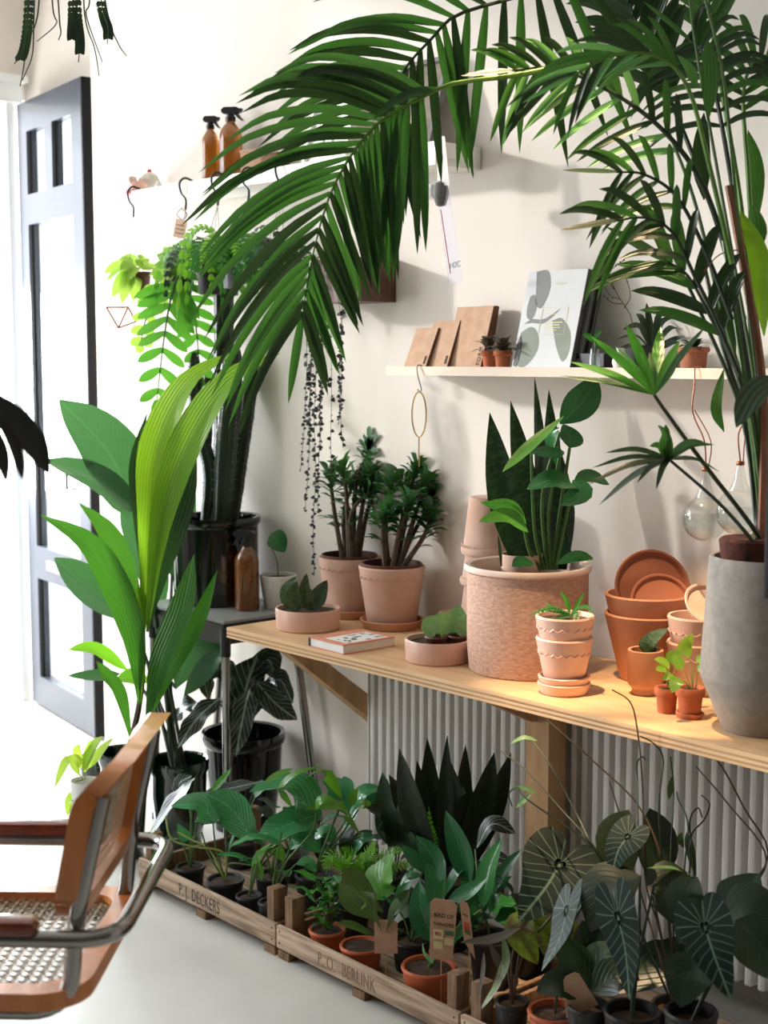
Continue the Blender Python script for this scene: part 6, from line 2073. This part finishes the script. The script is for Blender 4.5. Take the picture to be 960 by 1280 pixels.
def xs(L0, L1, p=1.0): return lambda s: L0 + (L1 - L0) * s ** p


# frond A: top, sweeping left
PA = dict(lname='leaflet', shape='strap')
frond(t, [735, -40, 690, -16, 632, 0, 569, 20, 539, 49, 509, 82, 494, 112, 484, 148], db + .02, db + .18, 20, lambda s: 225 - 60 * s, lambda s: 40 + 34 * s, lambda s: 97 - 80 * s, lambda s: 13.5 - 2 * s, 'lf_palm', gL=.55, gR=.06, dL=-.2, dR=.25, mats=['lf_palm', 'lf_palm', 'lf_palm_dark'], t0=.02, rmat='stem_dark', rad=(.005, .0016))
# frond B: the long drooping one
frond(t, [700, 84, 640, 95, 565, 105, 515, 128, 475, 152, 441, 191, 411, 247, 389, 326, 377, 397], db - .12, db - .02, 29, lambda s: (60 if s < .3 else 200) + 30 * math.sin(PI * s) - 70 * max(0, s - .55) * 2, lambda s: 76 - 46 * s if s > .3 else 20, lambda s: 78 - 50 * s, lambda s: 13.5 - 2 * s, 'lf_palm', Lr=lambda s: (0 if s < .33 else 210) - 95 * max(0, s - .45) * 2, gL=.62, gR=.05, dL=-.2, dR=.15, t0=.28, mats=['lf_palm', 'lf_palm', 'lf_palm_dark'], rad=(.0055, .0015))
# frond C: dark, over the vase, pointing left
frond(t, [905, 300, 870, 215, 815, 150, 745, 105, 690, 85, 640, 88], db - .05, db - .1, 13, lambda s: 105 - 25 * s, lambda s: 38, lambda s: 60, lambda s: 10, 'lf_palm_dark', gL=.4, gR=.25, mats=['lf_palm_dark', 'lf_palm_dark', 'lf_palm', 'lf_palm_pale'], t0=.25, Lr=lambda s: 120 - 30 * s, rad=(.006, .002), rmat='stem_dark')
# frond D: pale leaflets in front
frond(t, [915, 330, 885, 200, 860, 110, 825, 72, 770, 68, 715, 95], db - .16, db - .25, 10, lambda s: 130 - 40 * s, lambda s: 20, lambda s: 34, lambda s: 8.5, 'lf_palm_pale', gL=.45, gR=.4, mats=['lf_palm_pale', 'lf_palm', 'lf_palm_dark'], t0=.45, Lr=lambda s: 95 - 20 * s, rad=(.005, .002))
# frond E: right crown arching over
frond(t, [935, 360, 915, 230, 895, 120, 880, 68, 862, 50], db - .02, db + .05, 14, lambda s: 105 - 10 * s, lambda s: 66, lambda s: 66, lambda s: 8.5, 'lf_palm', gL=.75, gR=.75, mats=['lf_palm', 'lf_palm_dark'], t0=.38, rad=(.006, .002), rmat='stem_dark')
# frond F: going right out of the frame
frond(t, [945, 360, 935, 220, 930, 110, 955, 70, 1010, 80], db + .05, db + .1, 12, lambda s: 100, lambda s: 50, lambda s: 60, lambda s: 10, 'lf_palm', gL=.5, gR=.6, mats=['lf_palm', 'lf_palm_dark'], t0=.4, rad=(.006, .002))
# frond G: middle left
frond(t, [915, 400, 880, 310, 845, 245, 805, 218, 770, 215], db - .08, db - .12, 6, lambda s: 105 - 20 * s, lambda s: 40, lambda s: 55, lambda s: 9, 'lf_palm_dark', gL=.5, gR=.5, t0=.38, mats=['lf_palm_dark', 'lf_palm'], rad=(.005, .0018), rmat='stem_dark')
# frond H: lower left
frond(t, [925, 470, 895, 400, 868, 345, 840, 290, 805, 272, 770, 276], db - .1, db - .16, 6, lambda s: 115 - 25 * s, lambda s: 34, lambda s: 50, lambda s: 11, 'lf_palm_dark', gL=.45, gR=.5, t0=.42, mats=['lf_palm_dark', 'lf_palm_dark', 'lf_palm'], rad=(.005, .0018), rmat='stem_dark')
# frond I: lowest dark broad
frond(t, [935, 510, 915, 450, 890, 400, 860, 345, 830, 325], db - .06, db - .05, 5, lambda s: 135 - 30 * s, lambda s: 46, lambda s: 36, lambda s: 17, 'lf_palm_dark', gL=.4, gR=.3, t0=.35, mats=['lf_palm_dark', 'lf_palm'], rad=(.005, .002), rmat='stem_dark')
# frond J: upright blades at the top
frond(t, [930, 400, 890, 260, 840, 130, 800, 40, 775, -30], db + .08, db + .15, 9, lambda s: 120, lambda s: 40, lambda s: 30, lambda s: 17, 'lf_palm_dark', gL=.3, gR=.5, t0=.5, rad=(.006, .003), rmat='stem_dark')
frond(t, [940, 400, 925, 250, 900, 100, 885, 0, 880, -60], db + .04, db + .1, 7, lambda s: 90, lambda s: 35, lambda s: 35, lambda s: 16, 'lf_palm', gL=.4, gR=.4, t0=.6, rad=(.006, .003))
# loose broad blades near the stems
leaves(t, 'lf_palm', db, [([885, 150, 888, 95, 884, 48], 22, -.1, -.1, 0, {'mat': 'lf_palm'}), ([870, 110, 862, 88, 846, 68], 18, -.1, -.1, 20), ([935, 330, 945, 290, 938, 255], 26, -.1, -.15, 0), ([955, 420, 950, 330, 925, 262], 26, -.2, -.2, 0, {'mat': 'lf_lime'}), ([940, 300, 945, 220, 935, 162], 22, .1, .1, 0), ([880, 250, 876, 200, 880, 140], 24, .05, .05, 10, {'mat': 'lf_palm_dark'}), ([920, 440, 905, 390, 908, 330], 22, .05, .05, 10, {'mat': 'lf_palm_dark'}), ([980, 470, 945, 490, 920, 535], 34, -.3, -.35, 0, {'mat': 'lf_palm_dark'}), ([905, 540, 895, 510, 905, 460], 14, .0, .0, 0)], 'lance', nv=12)
# cluster K: bright young fan
hub = (818, 494)
stem(t, [base] + P([948, 670, 880, 580, 836, 520, hub[0], hub[1]], db - .05, db - .15), [.005, .003], 'stem_dark', 'stalk', n=20)
for (x, y, wd) in ((738, 420, 13), (768, 432, 13), (782, 404, 14), (826, 408, 15), (800, 440, 11), (850, 425, 12), (882, 408, 10), (712, 452, 12), (845, 460, 11), (700, 470, 8), (812, 440, 10)):
    mx, my = (hub[0] + x) / 2, (hub[1] + y) / 2 - 4
    leaf3(t, P([hub[0], hub[1], mx, my, x, y], db - .15, db - .15 + random.uniform(-.1, .08)), wd * db / FPX, 'lf_zig' if wd > 10 else 'lf_palm', 'lance', nv=8, fold=.2, name='leaflet')
# cluster L: lower fan
hub = (836, 574)
stem(t, [base] + P([945, 682, 900, 630, hub[0], hub[1]], db - .08, db - .15), [.005, .003], 'stem_dark', 'stalk', n=16)
for (x, y, wd, mt) in ((735, 606, 9, 0), (748, 632, 11, 0), (756, 566, 9, 0), (796, 604, 8, 0), (822, 532, 18, 1), (880, 552, 12, 1), (900, 590, 9, 0), (812, 558, 12, 1), (820, 612, 8, 0), (740, 585, 8, 0), (893, 556, 9, 1), (832, 530, 8, 1)):
    mx, my = (hub[0] + x) / 2, (hub[1] + y) / 2 - 8
    leaf3(t, P([hub[0], hub[1], mx, my, x, y], db - .15, db - .15 + random.uniform(-.1, .1)), wd * db / FPX, 'lf_palm' if mt else 'lf_palm_dark', 'strap', nv=8, fold=.2, name='leaflet')
# stem bundle
for px, r0 in (([950, 640, 940, 540, 905, 300], .009), ([955, 640, 948, 540, 935, 360], .010), ([952, 640, 945, 540, 915, 330], .010), ([958, 640, 950, 560, 945, 360], .008), ([948, 640, 935, 540, 900, 420, 880, 330], .008), ([960, 640, 952, 560, 925, 400], .008), ([945, 650, 928, 520, 880, 400, 832, 300], .006), ([950, 640, 938, 520, 900, 380, 868, 250, 830, 150], .006), ([955, 650, 950, 500, 925, 300, 905, 100, 882, 0], .005), ([950, 650, 946, 500, 905, 260, 870, 60, 860, -20], .005)):
    stem(t, [base + V3((random.uniform(-.02, .02), random.uniform(-.02, .02), 0))] + P(px, db - .02, db + random.uniform(-.08, .06)), [r0, r0 * .5], random.choice(['stem_dark', 'stem_green', 'stem_dark']), 'stalk', n=18)
stem(t, [base + V3((.01, .01, 0))] + P([955, 560, 948, 440, 912, 232], db - .03, db - .02), [.009, .009], 'cane_stake', 'cane_stake', n=14)
MB().tube(spline(P([880, 340, 900, 318, 935, 310], db - .12), 10), .0012, 5).build('tie', 'cane_stake', t)

# unidentified dark bar at the right edge, built as an unlit hanging tube
p0 = at(967, 747, 2.36); p1 = at(967, 531, 2.36)
t = thing('hanging_tube', p0, 'slim black unlit tube hanging at the right edge by the palm', 'lamp')
MB().tube([p0, V3((p0.x, p0.y, p1.z))], .0165, 20).build('tube_body', 'tube_black', t)
MB().tube([V3((p0.x, p0.y, p1.z)), V3((p0.x, p0.y, 3.2))], .0022, 6).build('cord', 'wire_black', t)

# ceiling spotlight that warms the table, above the frame
LP = V3((-1.92, -.80, 3.02))
t = thing('ceiling_spotlight', LP, 'black ceiling spotlight aimed at the plywood table', 'lamp')
aim = (V3((-1.82, -.26, .70)) - LP).normalized()
MB().tube([LP - aim * .10, LP], [.035, .045], 24, cap=False).build('lamp_shade', 'black_steel', t)
MB().tube([V3((LP.x, LP.y, 3.2)), LP - aim * .08], .008, 8).build('bracket', 'black_steel', t)
ld = bpy.data.lights.new('spotlight_beam', 'SPOT')
lo = bpy.data.objects.new('spotlight_beam', ld)
COL.objects.link(lo)
lo.location = LP + aim * .02
lo.rotation_euler = aim.to_track_quat('-Z', 'Y').to_euler()
ld.energy = 440
ld.spot_size = R(20)
ld.spot_blend = .55
ld.shadow_soft_size = .03
ld.color = (1.0, .68, .40)

# ------------------------------------------------------------------ kinds of plant in the object names
KINDS = [('euphorbia', 'potted_euphorbia'), ('black leaved snake', 'potted_snake_plant'), ('sansevieria', 'potted_sansevieria'), ('hoya', 'potted_hoya'), ('bird of paradise', 'potted_strelitzia'), ('rough terracotta planter', 'mixed_planter'), ('fern', 'potted_fern'), ('seedling', 'potted_seedling'), ('succulent', 'potted_succulent'), ('rosette', 'potted_rosette_plant'), ('pleated', 'potted_palm_lily'), ('alocasia', 'potted_alocasia'), ('pothos', 'potted_pothos'), ('anthurium', 'potted_anthurium'), ('begonia', 'potted_begonia')]
for o in [q for q in COL.objects if q.parent is None and q.name.startswith('potted_plant')]:
    for key, nm in KINDS:
        if key in o['label']:
            o.name = nm
            break
